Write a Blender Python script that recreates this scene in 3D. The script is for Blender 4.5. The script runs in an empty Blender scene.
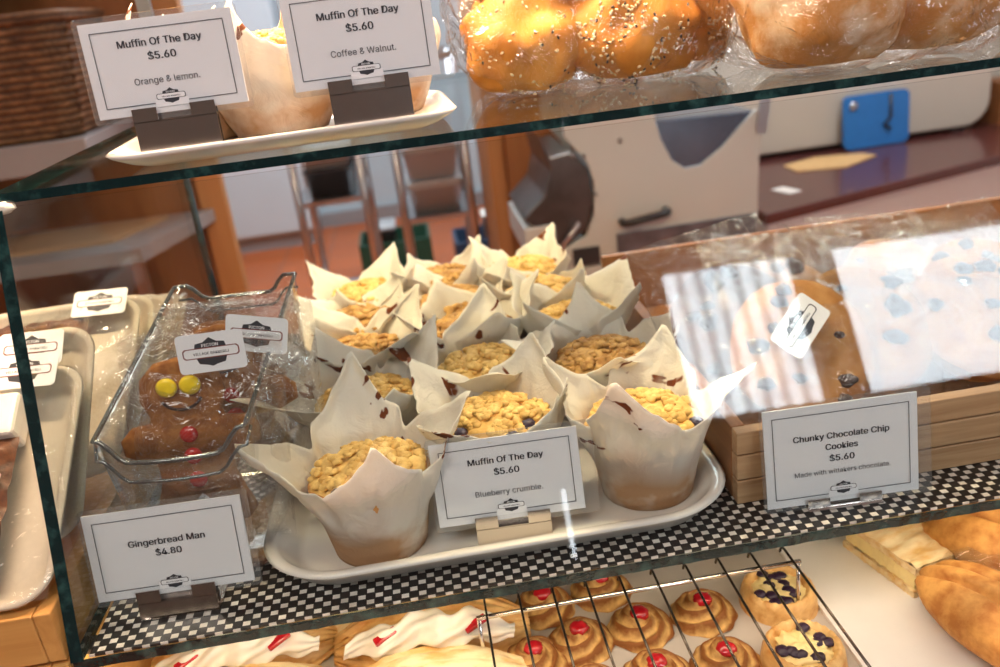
import bpy, math, random
from mathutils import Vector, Matrix, noise as mn

S = bpy.context.scene
C = S.collection
PI = math.pi

# ------------------------------------------------------------------ camera
def make_camera():
    f, pitch, yaw, roll = 855.5, .3794, .0754, .1247
    fw = Vector((math.sin(yaw)*math.cos(pitch), math.cos(yaw)*math.cos(pitch), -math.sin(pitch)))
    rt = Vector((math.cos(yaw), -math.sin(yaw), 0)); dn = fw.cross(rt)
    r2 = rt*math.cos(roll)+dn*math.sin(roll); d2 = -rt*math.sin(roll)+dn*math.cos(roll)
    cd = bpy.data.cameras.new('camera'); o = bpy.data.objects.new('camera', cd); C.objects.link(o)
    cd.sensor_fit = 'HORIZONTAL'; cd.sensor_width = 36; cd.lens = f*36/1000; cd.clip_start = .01
    m = Matrix((r2, -d2, -fw)).transposed().to_4x4(); m.translation = (.3242, -.5966, .4647)
    o.matrix_world = m
    cd.dof.use_dof = True; cd.dof.focus_distance = .74; cd.dof.aperture_fstop = 5.0
    S.camera = o
make_camera()

# ------------------------------------------------------------------ world, exposure, lamps
w = bpy.data.worlds.new('sky'); S.world = w; w.use_nodes = True
bg = w.node_tree.nodes['Background']; bg.inputs[0].default_value = (.86, .92, 1, 1); bg.inputs[1].default_value = 13.5
S.view_settings.view_transform = 'Standard'; S.view_settings.look = 'None'
S.view_settings.exposure = 0.0; S.view_settings.gamma = 1; S.view_settings.use_curve_mapping = False
S.cycles.use_denoising = True
S.cycles.transparent_max_bounces = 40; S.cycles.max_bounces = 10; S.cycles.transmission_bounces = 8
S.cycles.glossy_bounces = 5; S.cycles.caustics_reflective = False; S.cycles.caustics_refractive = False
S.cycles.sample_clamp_indirect = 8

def area(name, loc, size, power, col, look=(0, 0, -1), portal=False):
    l = bpy.data.lights.new(name, 'AREA'); l.shape = 'RECTANGLE'; l.size, l.size_y = size
    l.energy = power; l.color = col
    o = bpy.data.objects.new(name, l); C.objects.link(o); o.location = loc
    o.rotation_euler = Vector(look).to_track_quat('-Z', 'Y').to_euler()
    if portal: l.cycles.is_portal = True
    return o
area('window_portal', (1.95, -2.56, .71), (2.2, .8), 1, (1, 1, 1), (0, 1, 0), True)
area('case_lamp_light', (.42, .30, .86), (1.3, .05), 34, (1, .72, .45), (0, -.1, -1))
area('deck_lamp_light', (.52, .03, -.016), (1.3, .03), 1.35, (1, .80, .55), (0, .25, -1))
area('bakery_ceiling_light', (.4, 3.4, 1.93), (1.8, 1.2), 112, (.84, .93, 1))
area('bakery_rear_light', (2.2, 2.0, 1.93), (.8, .8), 42, (.95, .97, 1))
area('shop_fill_light', (-.6, -1.2, 1.93), (1.6, .8), 36, (1, .92, .84))  # unseen fill lamp added on the shop side to brighten the sign faces

# ------------------------------------------------------------------ mesh helpers
class MB:
    def __init__(s): s.v = []; s.f = []; s.m = []; s.a = {}; s.cur = 0
    def pt(s, p, a=0.0):
        s.v.append(tuple(p)); s.a[len(s.v)-1] = a; return len(s.v)-1
    def face(s, ids): s.f.append(tuple(ids)); s.m.append(s.cur)
    def box(s, lo, hi, M=None):
        n = len(s.v)
        for z in (lo[2], hi[2]):
            for x, y in ((lo[0], lo[1]), (hi[0], lo[1]), (hi[0], hi[1]), (lo[0], hi[1])):
                p = Vector((x, y, z)); s.pt(M @ p if M else p)
        for q in ((3, 2, 1, 0), (4, 5, 6, 7), (0, 1, 5, 4), (1, 2, 6, 5), (2, 3, 7, 6), (3, 0, 4, 7)):
            s.face([n+i for i in q])
        return s
    def grid(s, fn, nu, nv, cu=False, cv=False, M=None):
        n = len(s.v)
        for j in range(nv):
            for i in range(nu):
                r = fn(i/(nu if cu else nu-1), j/(nv if cv else nv-1))
                p, a = r if isinstance(r[0], (tuple, Vector)) else (r, 0)
                p = Vector(p); s.pt(M @ p if M else p, a)
        for j in range(nv if cv else nv-1):
            for i in range(nu if cu else nu-1):
                i2, j2 = (i+1) % nu, (j+1) % nv
                s.face((n+j*nu+i, n+j*nu+i2, n+j2*nu+i2, n+j2*nu+i))
        return s
    def cap(s, ring): s.face(ring); return s
    def loft(s, rings, c0=True, c1=True, a=None):
        n = len(s.v); k = len(rings[0])
        for j, r in enumerate(rings):
            for p in r: s.pt(p, a[j] if a else 0)
        for j in range(len(rings)-1):
            for i in range(k):
                i2 = (i+1) % k
                s.face((n+j*k+i, n+j*k+i2, n+(j+1)*k+i2, n+(j+1)*k+i))
        if c0: s.face([n+i for i in reversed(range(k))])
        if c1: s.face([n+(len(rings)-1)*k+i for i in range(k)])
        return s
    def lathe(s, prof, n=32, M=None, cap0=True, cap1=True):
        rings = [[(M @ Vector((r*math.cos(2*PI*i/n), r*math.sin(2*PI*i/n), z))) if M else
                  Vector((r*math.cos(2*PI*i/n), r*math.sin(2*PI*i/n), z)) for i in range(n)] for r, z in prof]
        return s.loft(rings, cap0, cap1)
    def tube(s, path, r, n=8, closed=False):
        P = [Vector(p) for p in path]; k = len(P); rings = []; up = None
        for i in range(k):
            if closed: t = P[(i+1) % k]-P[i-1]
            else: t = P[min(i+1, k-1)]-P[max(i-1, 0)]
            t.normalize()
            if up is None: up = Vector((0, 0, 1)) if abs(t.z) < .9 else Vector((1, 0, 0))
            a = t.cross(up).normalized(); up = a.cross(t).normalized()
            rr = r[i] if isinstance(r, (list, tuple)) else r
            rings.append([P[i]+(a*math.cos(2*PI*j/n)+up*math.sin(2*PI*j/n))*rr for j in range(n)])
        if closed:
            rings.append(rings[0]); return s.loft(rings, False, False)
        return s.loft(rings)
    def blob(s, c, r, sub=2, amp=0., fr=1., seed=0., M=None, flat=None):
        nu, nv = 6*sub, 3*sub+1; c = Vector(c); r = Vector(r) if hasattr(r, '__len__') else Vector((r, r, r))
        o = Vector((seed*7.3, seed*3.1, seed*1.7)); rings = []
        for j in range(nv):
            th = PI*(j+.02)/(nv-1+.04); ring = []
            for i in range(nu):
                d = Vector((math.sin(th)*math.cos(2*PI*i/nu), math.sin(th)*math.sin(2*PI*i/nu), -math.cos(th)))
                k = 1+amp*mn.noise(d*fr+o)
                p = Vector((d.x*r.x, d.y*r.y, d.z*r.z))*k
                if flat is not None and p.z < flat: p.z = flat
                p = (M @ p if M else p)+c; ring.append(p)
            rings.append(ring)
        return s.loft(rings)
    def prism(s, poly, y0, y1, M=None):      # polygon in xz pushed along y
        n = len(s.v); k = len(poly)
        for y in (y0, y1):
            for x, z in poly:
                p = Vector((x, y, z)); s.pt(M @ p if M else p)
        s.face([n+i for i in range(k)]); s.face([n+k+i for i in reversed(range(k))])
        for i in range(k):
            j = (i+1) % k; s.face((n+j, n+i, n+k+i, n+k+j))
        return s
    def slab(s, poly, z0, z1):               # polygon in xy pushed along z
        n = len(s.v); k = len(poly)
        for z in (z0, z1):
            for x, y in poly: s.pt((x, y, z))
        s.face([n+i for i in reversed(range(k))]); s.face([n+k+i for i in range(k)])
        for i in range(k):
            j = (i+1) % k; s.face((n+i, n+j, n+k+j, n+k+i))
        return s
    def build(s, name, mats, parent=None, smooth=True, solid=0, bevel=0, sub=0, loc=None, rot=None, weld=False, angle=None):
        me = bpy.data.meshes.new(name); me.from_pydata(s.v, [], s.f)
        if not isinstance(mats, (list, tuple)): mats = [mats]
        for m in mats: me.materials.append(m)
        me.polygons.foreach_set('material_index', s.m)
        if any(s.a.values()):
            at = me.attributes.new('shade', 'FLOAT', 'POINT')
            at.data.foreach_set('value', [s.a[i] for i in range(len(s.v))])
        me.polygons.foreach_set('use_smooth', [smooth]*len(me.polygons))
        me.validate(); me.update()
        o = bpy.data.objects.new(name, me); C.objects.link(o)
        if parent: o.parent = parent
        if weld: o.modifiers.new('weld', 'WELD').merge_threshold = .0004
        if sub:
            m = o.modifiers.new('sub', 'SUBSURF'); m.levels = m.render_levels = sub
        if solid:
            m = o.modifiers.new('solid', 'SOLIDIFY'); m.thickness = solid; m.offset = 0
        if bevel:
            m = o.modifiers.new('bevel', 'BEVEL'); m.width = bevel; m.segments = 2; m.limit_method = 'ANGLE'
        if loc: o.location = loc
        if rot: o.rotation_euler = rot
        return o

def thing(name, label, cat, loc=(0, 0, 0), rot=(0, 0, 0), group=None):
    o = bpy.data.objects.new(name, None); C.objects.link(o); o.empty_display_size = .02
    o.location = loc; o.rotation_euler = rot; o['label'] = label; o['category'] = cat
    if group: o['group'] = group
    return o
def tag(o, label, cat, group=None, kind=None):
    o['label'] = label; o['category'] = cat
    if group: o['group'] = group
    if kind: o['kind'] = kind
    return o
def struct(name, mb, m, smooth=False):
    o = mb.build(name, m, None, smooth); o['kind'] = 'structure'; return o

def rrect(hx, hy, r, z, n=8, cx=0, cy=0):
    pts = []
    for q, (sx, sy) in enumerate(((1, 1), (-1, 1), (-1, -1), (1, -1))):
        for i in range(n+1):
            a = q*PI/2+i/n*PI/2
            pts.append(Vector((cx+sx*(hx-r)+r*math.cos(a), cy+sy*(hy-r)+r*math.sin(a), z)))
    return pts
def smooth01(x, a=0., b=1.):
    t = min(1, max(0, (x-a)/(b-a))); return t*t*(3-2*t)
def wrap(p): return tuple(p)

# ------------------------------------------------------------------ materials
def newmat(name):
    m = bpy.data.materials.new(name); m.use_nodes = True; nt = m.node_tree
    return m, nt, nt.nodes['Principled BSDF'], nt.nodes['Material Output']
def N(nt, t, **k):
    n = nt.nodes.new(t)
    for a, b in k.items():
        if a.startswith('i_'):
            key = a[2:]; n.inputs[int(key) if key.isdigit() else key].default_value = b
        else: setattr(n, a, b)
    return n
def L(nt, a, b): nt.links.new(a, b)
def c4(c): return (c[0], c[1], c[2], 1)
def mixc(nt, fac, a, b):
    n = N(nt, 'ShaderNodeMix', data_type='RGBA')
    for k, x in ((0, fac), (6, a), (7, b)):
        if hasattr(x, 'is_output'): L(nt, x, n.inputs[k])
        else: n.inputs[k].default_value = x if k == 0 else c4(x)
    return n.outputs[2]
def ramp(nt, src, a, b):
    n = N(nt, 'ShaderNodeMapRange', i_1=a, i_2=b); L(nt, src, n.inputs[0]); return n.outputs[0]
def mul(nt, a, b, op='MULTIPLY'):
    n = N(nt, 'ShaderNodeMath', operation=op)
    for k, x in ((0, a), (1, b)):
        if hasattr(x, 'is_output'): L(nt, x, n.inputs[k])
        else: n.inputs[k].default_value = x
    return n.outputs[0]
def coords(nt, scale=(1, 1, 1), rnd=True, rot=(0, 0, 0)):
    t = N(nt, 'ShaderNodeTexCoord'); mp = N(nt, 'ShaderNodeMapping')
    mp.inputs['Scale'].default_value = scale; mp.inputs['Rotation'].default_value = rot
    L(nt, t.outputs['Object'], mp.inputs[0])
    if rnd:
        oi = N(nt, 'ShaderNodeObjectInfo'); k = mul(nt, oi.outputs['Random'], 37.)
        L(nt, k, mp.inputs['Location'])
    return mp.outputs[0]
def tnoise(nt, co, scale, detail=4, rough=.55, dist=0.):
    n = N(nt, 'ShaderNodeTexNoise', i_Scale=scale, i_Detail=detail, i_Roughness=rough, i_Distortion=dist)
    L(nt, co, n.inputs['Vector']); return n.outputs[0]
def bump(nt, p, h, strength=.3, dist=.002):
    b = N(nt, 'ShaderNodeBump', i_Strength=strength, i_Distance=dist); L(nt, h, b.inputs['Height']); L(nt, b.outputs[0], p.inputs['Normal'])
def attr(nt): return N(nt, 'ShaderNodeAttribute', attribute_name='shade').outputs['Fac']

def plain(name, col, rough=.5, metal=0., var=.08, scale=30, bmp=0., spec=.5, sss=0., coat=0.):
    m, nt, p, o = newmat(name)
    co = coords(nt); n = tnoise(nt, co, scale)
    lo = tuple(max(0, c*(1-var)) for c in col); hi = tuple(min(1, c*(1+var)) for c in col)
    L(nt, mixc(nt, ramp(nt, n, .3, .7), lo, hi), p.inputs['Base Color'])
    p.inputs['Roughness'].default_value = rough; p.inputs['Metallic'].default_value = metal
    p.inputs['Specular IOR Level'].default_value = spec; p.inputs['Coat Weight'].default_value = coat
    if sss: p.inputs['Subsurface Weight'].default_value = sss; p.inputs['Subsurface Radius'].default_value = (.01, .006, .003)
    if bmp: bump(nt, p, n, bmp)
    return m
def two(name, a, b, scale, lo=.42, hi=.58, rough=.7, bmp=.3, detail=5, dist=.003, spec=.3, stretch=(1, 1, 1), coat=0.):
    m, nt, p, o = newmat(name); co = coords(nt, stretch); n = tnoise(nt, co, scale, detail)
    L(nt, mixc(nt, ramp(nt, n, lo, hi), a, b), p.inputs['Base Color']); p.inputs['Roughness'].default_value = rough
    p.inputs['Specular IOR Level'].default_value = spec; p.inputs['Coat Weight'].default_value = coat
    if bmp: bump(nt, p, n, bmp, dist)
    return m
def wood(name, a, b, axis='x', scale=1., rough=.5, spec=.4, coat=0.):
    m, nt, p, o = newmat(name)
    st = {'x': (1.5, 26, 26), 'y': (26, 1.5, 26), 'z': (26, 26, 1.5)}[axis]
    co = coords(nt, tuple(s*scale for s in st)); n = tnoise(nt, co, 2.2, 6, .6, .6)
    n2 = tnoise(nt, co, .5, 2)
    k = mul(nt, mul(nt, ramp(nt, n, .3, .7), .65), mul(nt, ramp(nt, n2, .3, .7), .35), 'ADD')
    L(nt, mixc(nt, k, a, b), p.inputs['Base Color']); p.inputs['Roughness'].default_value = rough
    p.inputs['Specular IOR Level'].default_value = spec; p.inputs['Coat Weight'].default_value = coat
    bump(nt, p, n, .15, .001)
    return m
def schlick(nt, f0, normal=None):
    lw = N(nt, 'ShaderNodeLayerWeight', i_0=.5)
    if normal is not None: L(nt, normal, lw.inputs['Normal'])
    pw = mul(nt, lw.outputs['Facing'], 5., 'POWER')
    return mul(nt, mul(nt, pw, 1-f0), f0, 'ADD')
def clear(name, tint=(1, 1, 1), f0=.04, rough=0., haze=0., hazecol=(1, 1, 1), wr=0., wscale=60, wdist=.002):
    """thin transparent stuff: straight-through light plus a mirror share, a little haze"""
    m, nt, p, o = newmat(name); nt.nodes.remove(p)
    tr = N(nt, 'ShaderNodeBsdfTransparent'); tr.inputs[0].default_value = c4(tint)
    gl = N(nt, 'ShaderNodeBsdfGlossy', i_Roughness=rough)
    nrm = None
    if wr:
        co = coords(nt); a = tnoise(nt, co, wscale, 3, .6, 1.2)
        v = N(nt, 'ShaderNodeTexVoronoi', feature='DISTANCE_TO_EDGE', i_Scale=wscale*.55); L(nt, co, v.inputs['Vector'])
        h = mul(nt, a, mul(nt, v.outputs[0], .8), 'ADD')
        b = N(nt, 'ShaderNodeBump', i_Strength=wr, i_Distance=wdist); L(nt, h, b.inputs['Height'])
        nrm = b.outputs[0]; L(nt, nrm, gl.inputs['Normal'])
    mx = N(nt, 'ShaderNodeMixShader'); L(nt, schlick(nt, f0, nrm), mx.inputs[0]); L(nt, tr.outputs[0], mx.inputs[1]); L(nt, gl.outputs[0], mx.inputs[2])
    out = mx.outputs[0]
    if haze:
        df = N(nt, 'ShaderNodeBsdfDiffuse'); df.inputs[0].default_value = c4(hazecol)
        m2 = N(nt, 'ShaderNodeMixShader', i_0=haze); L(nt, out, m2.inputs[1]); L(nt, df.outputs[0], m2.inputs[2]); out = m2.outputs[0]
    L(nt, out, o.inputs[0]); return m

def mat_paper():
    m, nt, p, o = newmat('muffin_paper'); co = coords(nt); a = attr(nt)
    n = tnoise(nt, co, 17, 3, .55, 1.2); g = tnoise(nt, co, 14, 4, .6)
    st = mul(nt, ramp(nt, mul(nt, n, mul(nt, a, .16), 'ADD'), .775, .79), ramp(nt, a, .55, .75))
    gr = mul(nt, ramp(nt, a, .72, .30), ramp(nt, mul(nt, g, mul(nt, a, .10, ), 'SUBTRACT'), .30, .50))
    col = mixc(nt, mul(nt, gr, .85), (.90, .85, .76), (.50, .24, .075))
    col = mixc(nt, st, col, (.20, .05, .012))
    L(nt, col, p.inputs['Base Color']); p.inputs['Roughness'].default_value = .6; p.inputs['Specular IOR Level'].default_value = .25
    f = tnoise(nt, co, 42, 5, .62, 1.5); bump(nt, p, f, .6, .005)
    tl = N(nt, 'ShaderNodeBsdfTranslucent'); L(nt, col, tl.inputs[0])
    mx = N(nt, 'ShaderNodeMixShader', i_0=.28); L(nt, p.outputs[0], mx.inputs[1]); L(nt, tl.outputs[0], mx.inputs[2]); L(nt, mx.outputs[0], o.inputs[0])
    return m
def mat_cake():
    m, nt, p, o = newmat('muffin_cake'); co = coords(nt); n = tnoise(nt, co, 60, 5); b = tnoise(nt, co, 38, 2, .5)
    col = mixc(nt, ramp(nt, n, .35, .65), (.62, .30, .085), (.42, .16, .04)); col = mixc(nt, ramp(nt, b, .64, .68), col, (.035, .012, .03))
    L(nt, col, p.inputs['Base Color']); p.inputs['Roughness'].default_value = .7; bump(nt, p, n, .5, .003); return m
def mat_mat():
    m, nt, p, o = newmat('woven_vinyl'); t = N(nt, 'ShaderNodeTexCoord'); mp = N(nt, 'ShaderNodeMapping')
    mp.inputs['Scale'].default_value = (1, 1, 0); mp.inputs['Location'].default_value = (.0003, .0004, .5)
    L(nt, t.outputs['Object'], mp.inputs[0])
    ck = N(nt, 'ShaderNodeTexChecker', i_Scale=1/.0074); mp.inputs['Scale'].default_value = (1, 1, 0); mp.inputs['Location'].default_value = (.0003, .0004, .003)
    L(nt, mp.outputs[0], ck.inputs['Vector'])
    n = tnoise(nt, mp.outputs[0], 40, 3)
    sp = N(nt, 'ShaderNodeSeparateXYZ'); L(nt, mp.outputs[0], sp.inputs[0]); edge = []
    for k in (0, 1):
        fr = mul(nt, mul(nt, sp.outputs[k], 1/.0074), 0., 'FRACT') if False else mul(nt, mul(nt, sp.outputs[k], 1/.0074), 1., 'FLOORED_MODULO')
        ab = N(nt, 'ShaderNodeMath', operation='ABSOLUTE'); L(nt, mul(nt, fr, .5, 'SUBTRACT'), ab.inputs[0]); edge.append(mul(nt, ab.outputs[0], (.42, .36)[k], 'LESS_THAN'))
    cell = mul(nt, ck.outputs['Fac'], mul(nt, edge[0], edge[1]))
    col = mixc(nt, cell, (.012, .010, .010), mixc(nt, ramp(nt, n, .35, .65), (.88, .84, .78), (.62, .56, .49)))
    L(nt, col, p.inputs['Base Color']); p.inputs['Roughness'].default_value = .35; bump(nt, p, cell, .5, .001)
    return m
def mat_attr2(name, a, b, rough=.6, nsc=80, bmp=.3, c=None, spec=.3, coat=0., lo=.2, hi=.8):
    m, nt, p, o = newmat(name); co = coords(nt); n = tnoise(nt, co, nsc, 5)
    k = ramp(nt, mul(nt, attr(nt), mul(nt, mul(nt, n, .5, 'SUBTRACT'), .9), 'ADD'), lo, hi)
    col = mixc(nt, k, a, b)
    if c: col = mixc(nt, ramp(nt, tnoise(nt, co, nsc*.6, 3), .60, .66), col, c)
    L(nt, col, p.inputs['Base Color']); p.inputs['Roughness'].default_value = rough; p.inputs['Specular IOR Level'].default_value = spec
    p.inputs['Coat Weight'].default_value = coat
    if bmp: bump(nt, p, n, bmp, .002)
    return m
def mat_wicker():
    m, nt, p, o = newmat('wicker'); co = coords(nt, (1, 1, 1), False)
    wv = N(nt, 'ShaderNodeTexWave', wave_type='BANDS', bands_direction='Z', i_Scale=16.8, i_Distortion=1.2, i_Detail=2.); wv.inputs['Detail Scale'].default_value = 3
    L(nt, co, wv.inputs['Vector']); n = tnoise(nt, co, 30, 3)
    k = mul(nt, wv.outputs[1], ramp(nt, n, .25, .7))
    L(nt, mixc(nt, k, (.06, .025, .01), (.36, .18, .075)), p.inputs['Base Color']); p.inputs['Roughness'].default_value = .6
    bump(nt, p, wv.outputs[1], .6, .006); return m
def mat_foam():
    return plain('foam_tray', (.58, .50, .39), .55, var=.04, scale=200, bmp=.08)

M = dict(
    paper=mat_paper(), cake=mat_cake(), mat=mat_mat(),
    crumb=two('crumble', (.86, .60, .22), (.64, .38, .11), 90, .38, .62, bmp=.7),
    crumb_brown=two('crumble_baked', (.60, .36, .12), (.38, .19, .055), 90, bmp=.5),
    berry=plain('blueberry', (.03, .012, .035), .4, var=.3),
    melamine=plain('white_melamine', (.84, .79, .73), .22, var=.01, coat=.2),
    card=plain('card_white', (.86, .86, .88), .5, var=.01), ink=plain('print_ink', (.035, .035, .045), .5),
    ink_red=plain('print_ink_maroon', (.22, .05, .04), .5), whiteink=plain('print_white', (.85, .85, .85), .5),
    acrylic=clear('clear_acrylic', (.98, .98, .98), .05, .02, .03), sleeve=clear('sleeve_plastic', (.98, .98, .98), .04, .05, .05),
    glass=clear('pane_glass', (.975, .99, .985), .04), glass_shelf=clear('shelf_glass', (.90, .955, .94), .045),
    bin=clear('clear_bin_plastic', (.965, .97, .97), .06, .01, .012),
    bin_edge=clear('bin_rim_refraction', (.30, .33, .35), .16, .05, .06),  # dark tint stands in for refraction along the clear rim
    bag=clear('cellophane', (.985, .985, .985), .07, .05, .012, (1, .95, .88), 1., 46, .007),
    bread_bag=clear('bread_bag_film', (.985, .985, .985), .09, .04, .02, (1, .96, .9), 1., 30, .013),
    film=clear('cling_film', (.985, .985, .985), .06, .05, .02, (1, 1, 1), .8, 40, .003),
    edge=None, chrome=plain('chrome_clip', (.62, .56, .53), .20, 1., .05, 8), steel=plain('brushed_steel', (.60, .61, .64), .3, 1., .08, 12),
    steel_dark=plain('dark_steel', (.13, .12, .12), .3, .8, .3, 8), wire=plain('rack_wire', (.10, .085, .075), .25, .9, .1),
    rod=plain('rack_rod', (.80, .78, .76), .18, 1., .03),
    ginger=two('gingerbread', (.36, .14, .035), (.25, .085, .02), 90, rough=.75, bmp=.3),
    yellow=plain('yellow_candy', (.92, .66, .03), .3), red=plain('red_candy', (.62, .02, .015), .22, coat=.4),
    icing=plain('dark_icing', (.045, .015, .01), .4), foam=mat_foam(),
    choc=two('chocolate_slab', (.05, .017, .008), (.14, .048, .018), 45, rough=.45, bmp=.6), cream=plain('cream', (.90, .82, .70), .45, var=.05, scale=60, bmp=.15, sss=.1),
    pinkc=two('marshmallow', (.86, .62, .58), (.80, .40, .38), 40, bmp=.1),
    crate=wood('crate_pine', (.66, .36, .115), (.46, .205, .05), 'y'), crate_x=wood('crate_pine_front', (.66, .36, .115), (.46, .205, .05), 'x'),
    box_x=wood('box_wood_length', (.58, .37, .20), (.34, .17, .075), 'x', 2.6), box_y=wood('box_wood_depth', (.44, .20, .075), (.26, .10, .035), 'y', 2.2), box_back=wood('box_wood_back', (.36, .165, .065), (.22, .085, .03), 'x', 2.2),
    timber=wood('brown_timber', (.42, .17, .055), (.26, .088, .028), 'z', .25, .45), timber_edge=wood('pale_timber_edge', (.58, .28, .10), (.44, .18, .06), 'z', .25, .45),
    cookie=mat_attr2('cookie_dough', (.60, .30, .10), (.42, .17, .045), .75, 60, .5), chip=plain('chocolate_chip', (.045, .016, .010), .35, var=.2),
    cookie_dark=mat_attr2('dark_cookie_dough', (.24, .10, .04), (.13, .05, .02), .75, 60, .5),
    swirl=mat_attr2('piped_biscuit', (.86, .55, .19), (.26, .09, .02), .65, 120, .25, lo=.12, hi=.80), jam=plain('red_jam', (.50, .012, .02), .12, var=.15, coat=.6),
    flaky=two('puff_pastry', (.86, .56, .22), (.58, .26, .06), 26, .36, .68, .45, .5, 6, .004, .4, (1, 3, 3)), flaky_pale=two('pale_pastry', (.93, .76, .46), (.80, .50, .18), 30, .4, .66, .5, .4, 6, .003, .4, (1, 3, 3)),
    custard=plain('custard', (.93, .73, .33), .4, var=.1, bmp=.2), sugar=two('sugared_crust', (.66, .34, .095), (.40, .15, .032), 60, .35, .65, .6, .5, 6, .002),
    crust=two('glossy_crust', (.76, .33, .055), (.50, .16, .022), 22, .35, .68, .5, .5, 8, .004, .4),
    crust_dusted=two('floured_crust', (.60, .27, .07), (.86, .70, .50), 20, .48, .66, .6, .35, 8, .002), seed=plain('sesame_seed', (.88, .72, .45), .5), seed_dark=plain('dark_seed', (.07, .05, .035), .5),
    terracotta=None, blue_wall=plain('pale_blue_paint', (.52, .63, .70), .6, var=.03, scale=3), white_wall=plain('white_paint', (.80, .79, .77), .5, var=.02, scale=3),
    taupe=plain('taupe_paint', (.60, .54, .46), .5, var=.03, scale=3), ceil=plain('ceiling_paint', (.8, .78, .75), .8, var=.02, scale=3),
    dark_wall=plain('shopfront_paint', (.10, .085, .075), .8, var=.1, scale=4),
    fridge=plain('fridge_white', (.62, .70, .76), .35, var=.02, scale=4), grey=plain('grey_laminate', (.32, .31, .32), .4, var=.06, scale=6),
    slicer=plain('cream_enamel', (.60, .63, .62), .32, var=.02, scale=4), blackp=plain('black_plastic', (.018, .018, .02), .35),
    bluesteel=plain('stainless_guard', (.20, .26, .36), .25, .9, .25, 5), label_dark=plain('dark_plate', (.03, .03, .035), .35),
    redtop=plain('dark_red_laminate', (.10, .028, .025), .25, var=.1, scale=3, coat=.3), blueb=plain('blue_plastic', (.02, .19, .56), .35, var=.05), kraft=plain('kraft_paper', (.62, .38, .16), .7, var=.08),
    green=plain('dark_green_plastic', (.012, .075, .042), .4), tub=clear('translucent_tub', (.9, .9, .92), .05, .1, .55, (.80, .80, .84)), lidgrey=plain('grey_lid', (.5, .5, .52), .4),
    wicker=mat_wicker(), card_brown=plain('cardboard', (.46, .29, .16), .8, var=.08, scale=8), navy=plain('navy_plastic', (.025, .06, .12), .4),
    whitep=plain('white_deck_paper', (.86, .82, .77), .45, var=.02), deck=plain('grey_deck', (.55, .49, .43), .35, var=.03),
    sheer=clear('sheer_strip', (.84, .84, .84), .02, .3, .06, (.7, .7, .7)),
    panel_steel=plain('smoked_steel', (.16, .17, .20), .3, .7, .5, 9),
    lampcase=plain('lamp_housing', (.7, .7, .7), .4), screw=plain('screw_head', (.35, .34, .33), .3, .9),
)
def mat_edge():
    m, nt, p, o = newmat('glass_edge_green'); co = coords(nt, (1, 1, 1), False); n = tnoise(nt, co, 70, 3)
    L(nt, mixc(nt, ramp(nt, n, .5, .8), (.005, .020, .022), (.035, .10, .095)), p.inputs['Base Color'])
    p.inputs['Roughness'].default_value = .12; p.inputs['Specular IOR Level'].default_value = .5; bump(nt, p, n, .6, .001); return m
def mat_terra():
    m, nt, p, o = newmat('terracotta_floor'); co = coords(nt, (1, 1, 1), False)
    br = N(nt, 'ShaderNodeTexBrick', offset=0.); L(nt, co, br.inputs['Vector'])
    br.inputs['Color1'].default_value = (.58, .14, .035, 1); br.inputs['Color2'].default_value = (.50, .115, .028, 1); br.inputs['Mortar'].default_value = (.35, .13, .07, 1)
    br.inputs['Scale'].default_value = 1; br.inputs['Brick Width'].default_value = .3; br.inputs['Row Height'].default_value = .3; br.inputs['Mortar Size'].default_value = .006
    L(nt, br.outputs[0], p.inputs['Base Color']); p.inputs['Roughness'].default_value = .4; return m
M['edge'] = mat_edge(); M['terracotta'] = mat_terra()

# ------------------------------------------------------------------ lettering
_txt = {}
import os
FONT = None
try:
    _p = os.path.join(bpy.utils.system_resource('DATAFILES'), 'fonts', 'Inter.woff2')
    FONT = bpy.data.fonts.load(_p) if os.path.exists(_p) else None
except Exception: FONT = None
def text_geo(body, size, bold=0.):
    k = (body, size, bold)
    if k in _txt: return _txt[k]
    cu = bpy.data.curves.new('lettering', 'FONT'); cu.body = body; cu.size = size; cu.align_x = 'CENTER'; cu.offset = bold*size; cu.resolution_u = 3
    if FONT: cu.font = FONT
    ob = bpy.data.objects.new('lettering', cu); C.objects.link(ob)
    dg = bpy.context.evaluated_depsgraph_get(); me = bpy.data.meshes.new_from_object(ob.evaluated_get(dg))
    r = ([tuple(v.co) for v in me.vertices], [tuple(p.vertices) for p in me.polygons])
    bpy.data.objects.remove(ob); bpy.data.curves.remove(cu); bpy.data.meshes.remove(me)
    _txt[k] = r; return r
def add_text(mb, body, size, x, z, y, bold=0., mi=0, sx=1.):
    v, f = text_geo(body, size, 0.); mb.cur = mi
    for k, dx in enumerate((-1, 0, 1) if bold else (0,)):          # three strokes give the weight of the letters
        d = dx*size*(.022 if bold else .008); n = len(mb.v)
        for p in v: mb.pt((x+p[0]*sx*(1.04 if bold else 1)+d, y-.00002*k, z+p[1]))
        for q in f: mb.face([n+i for i in q])
def flat(mb, poly, y, mi=0):
    mb.cur = mi; n = len(mb.v)
    for x, z in poly: mb.pt((x, y, z))
    mb.face(range(n, n+len(poly)))
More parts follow.
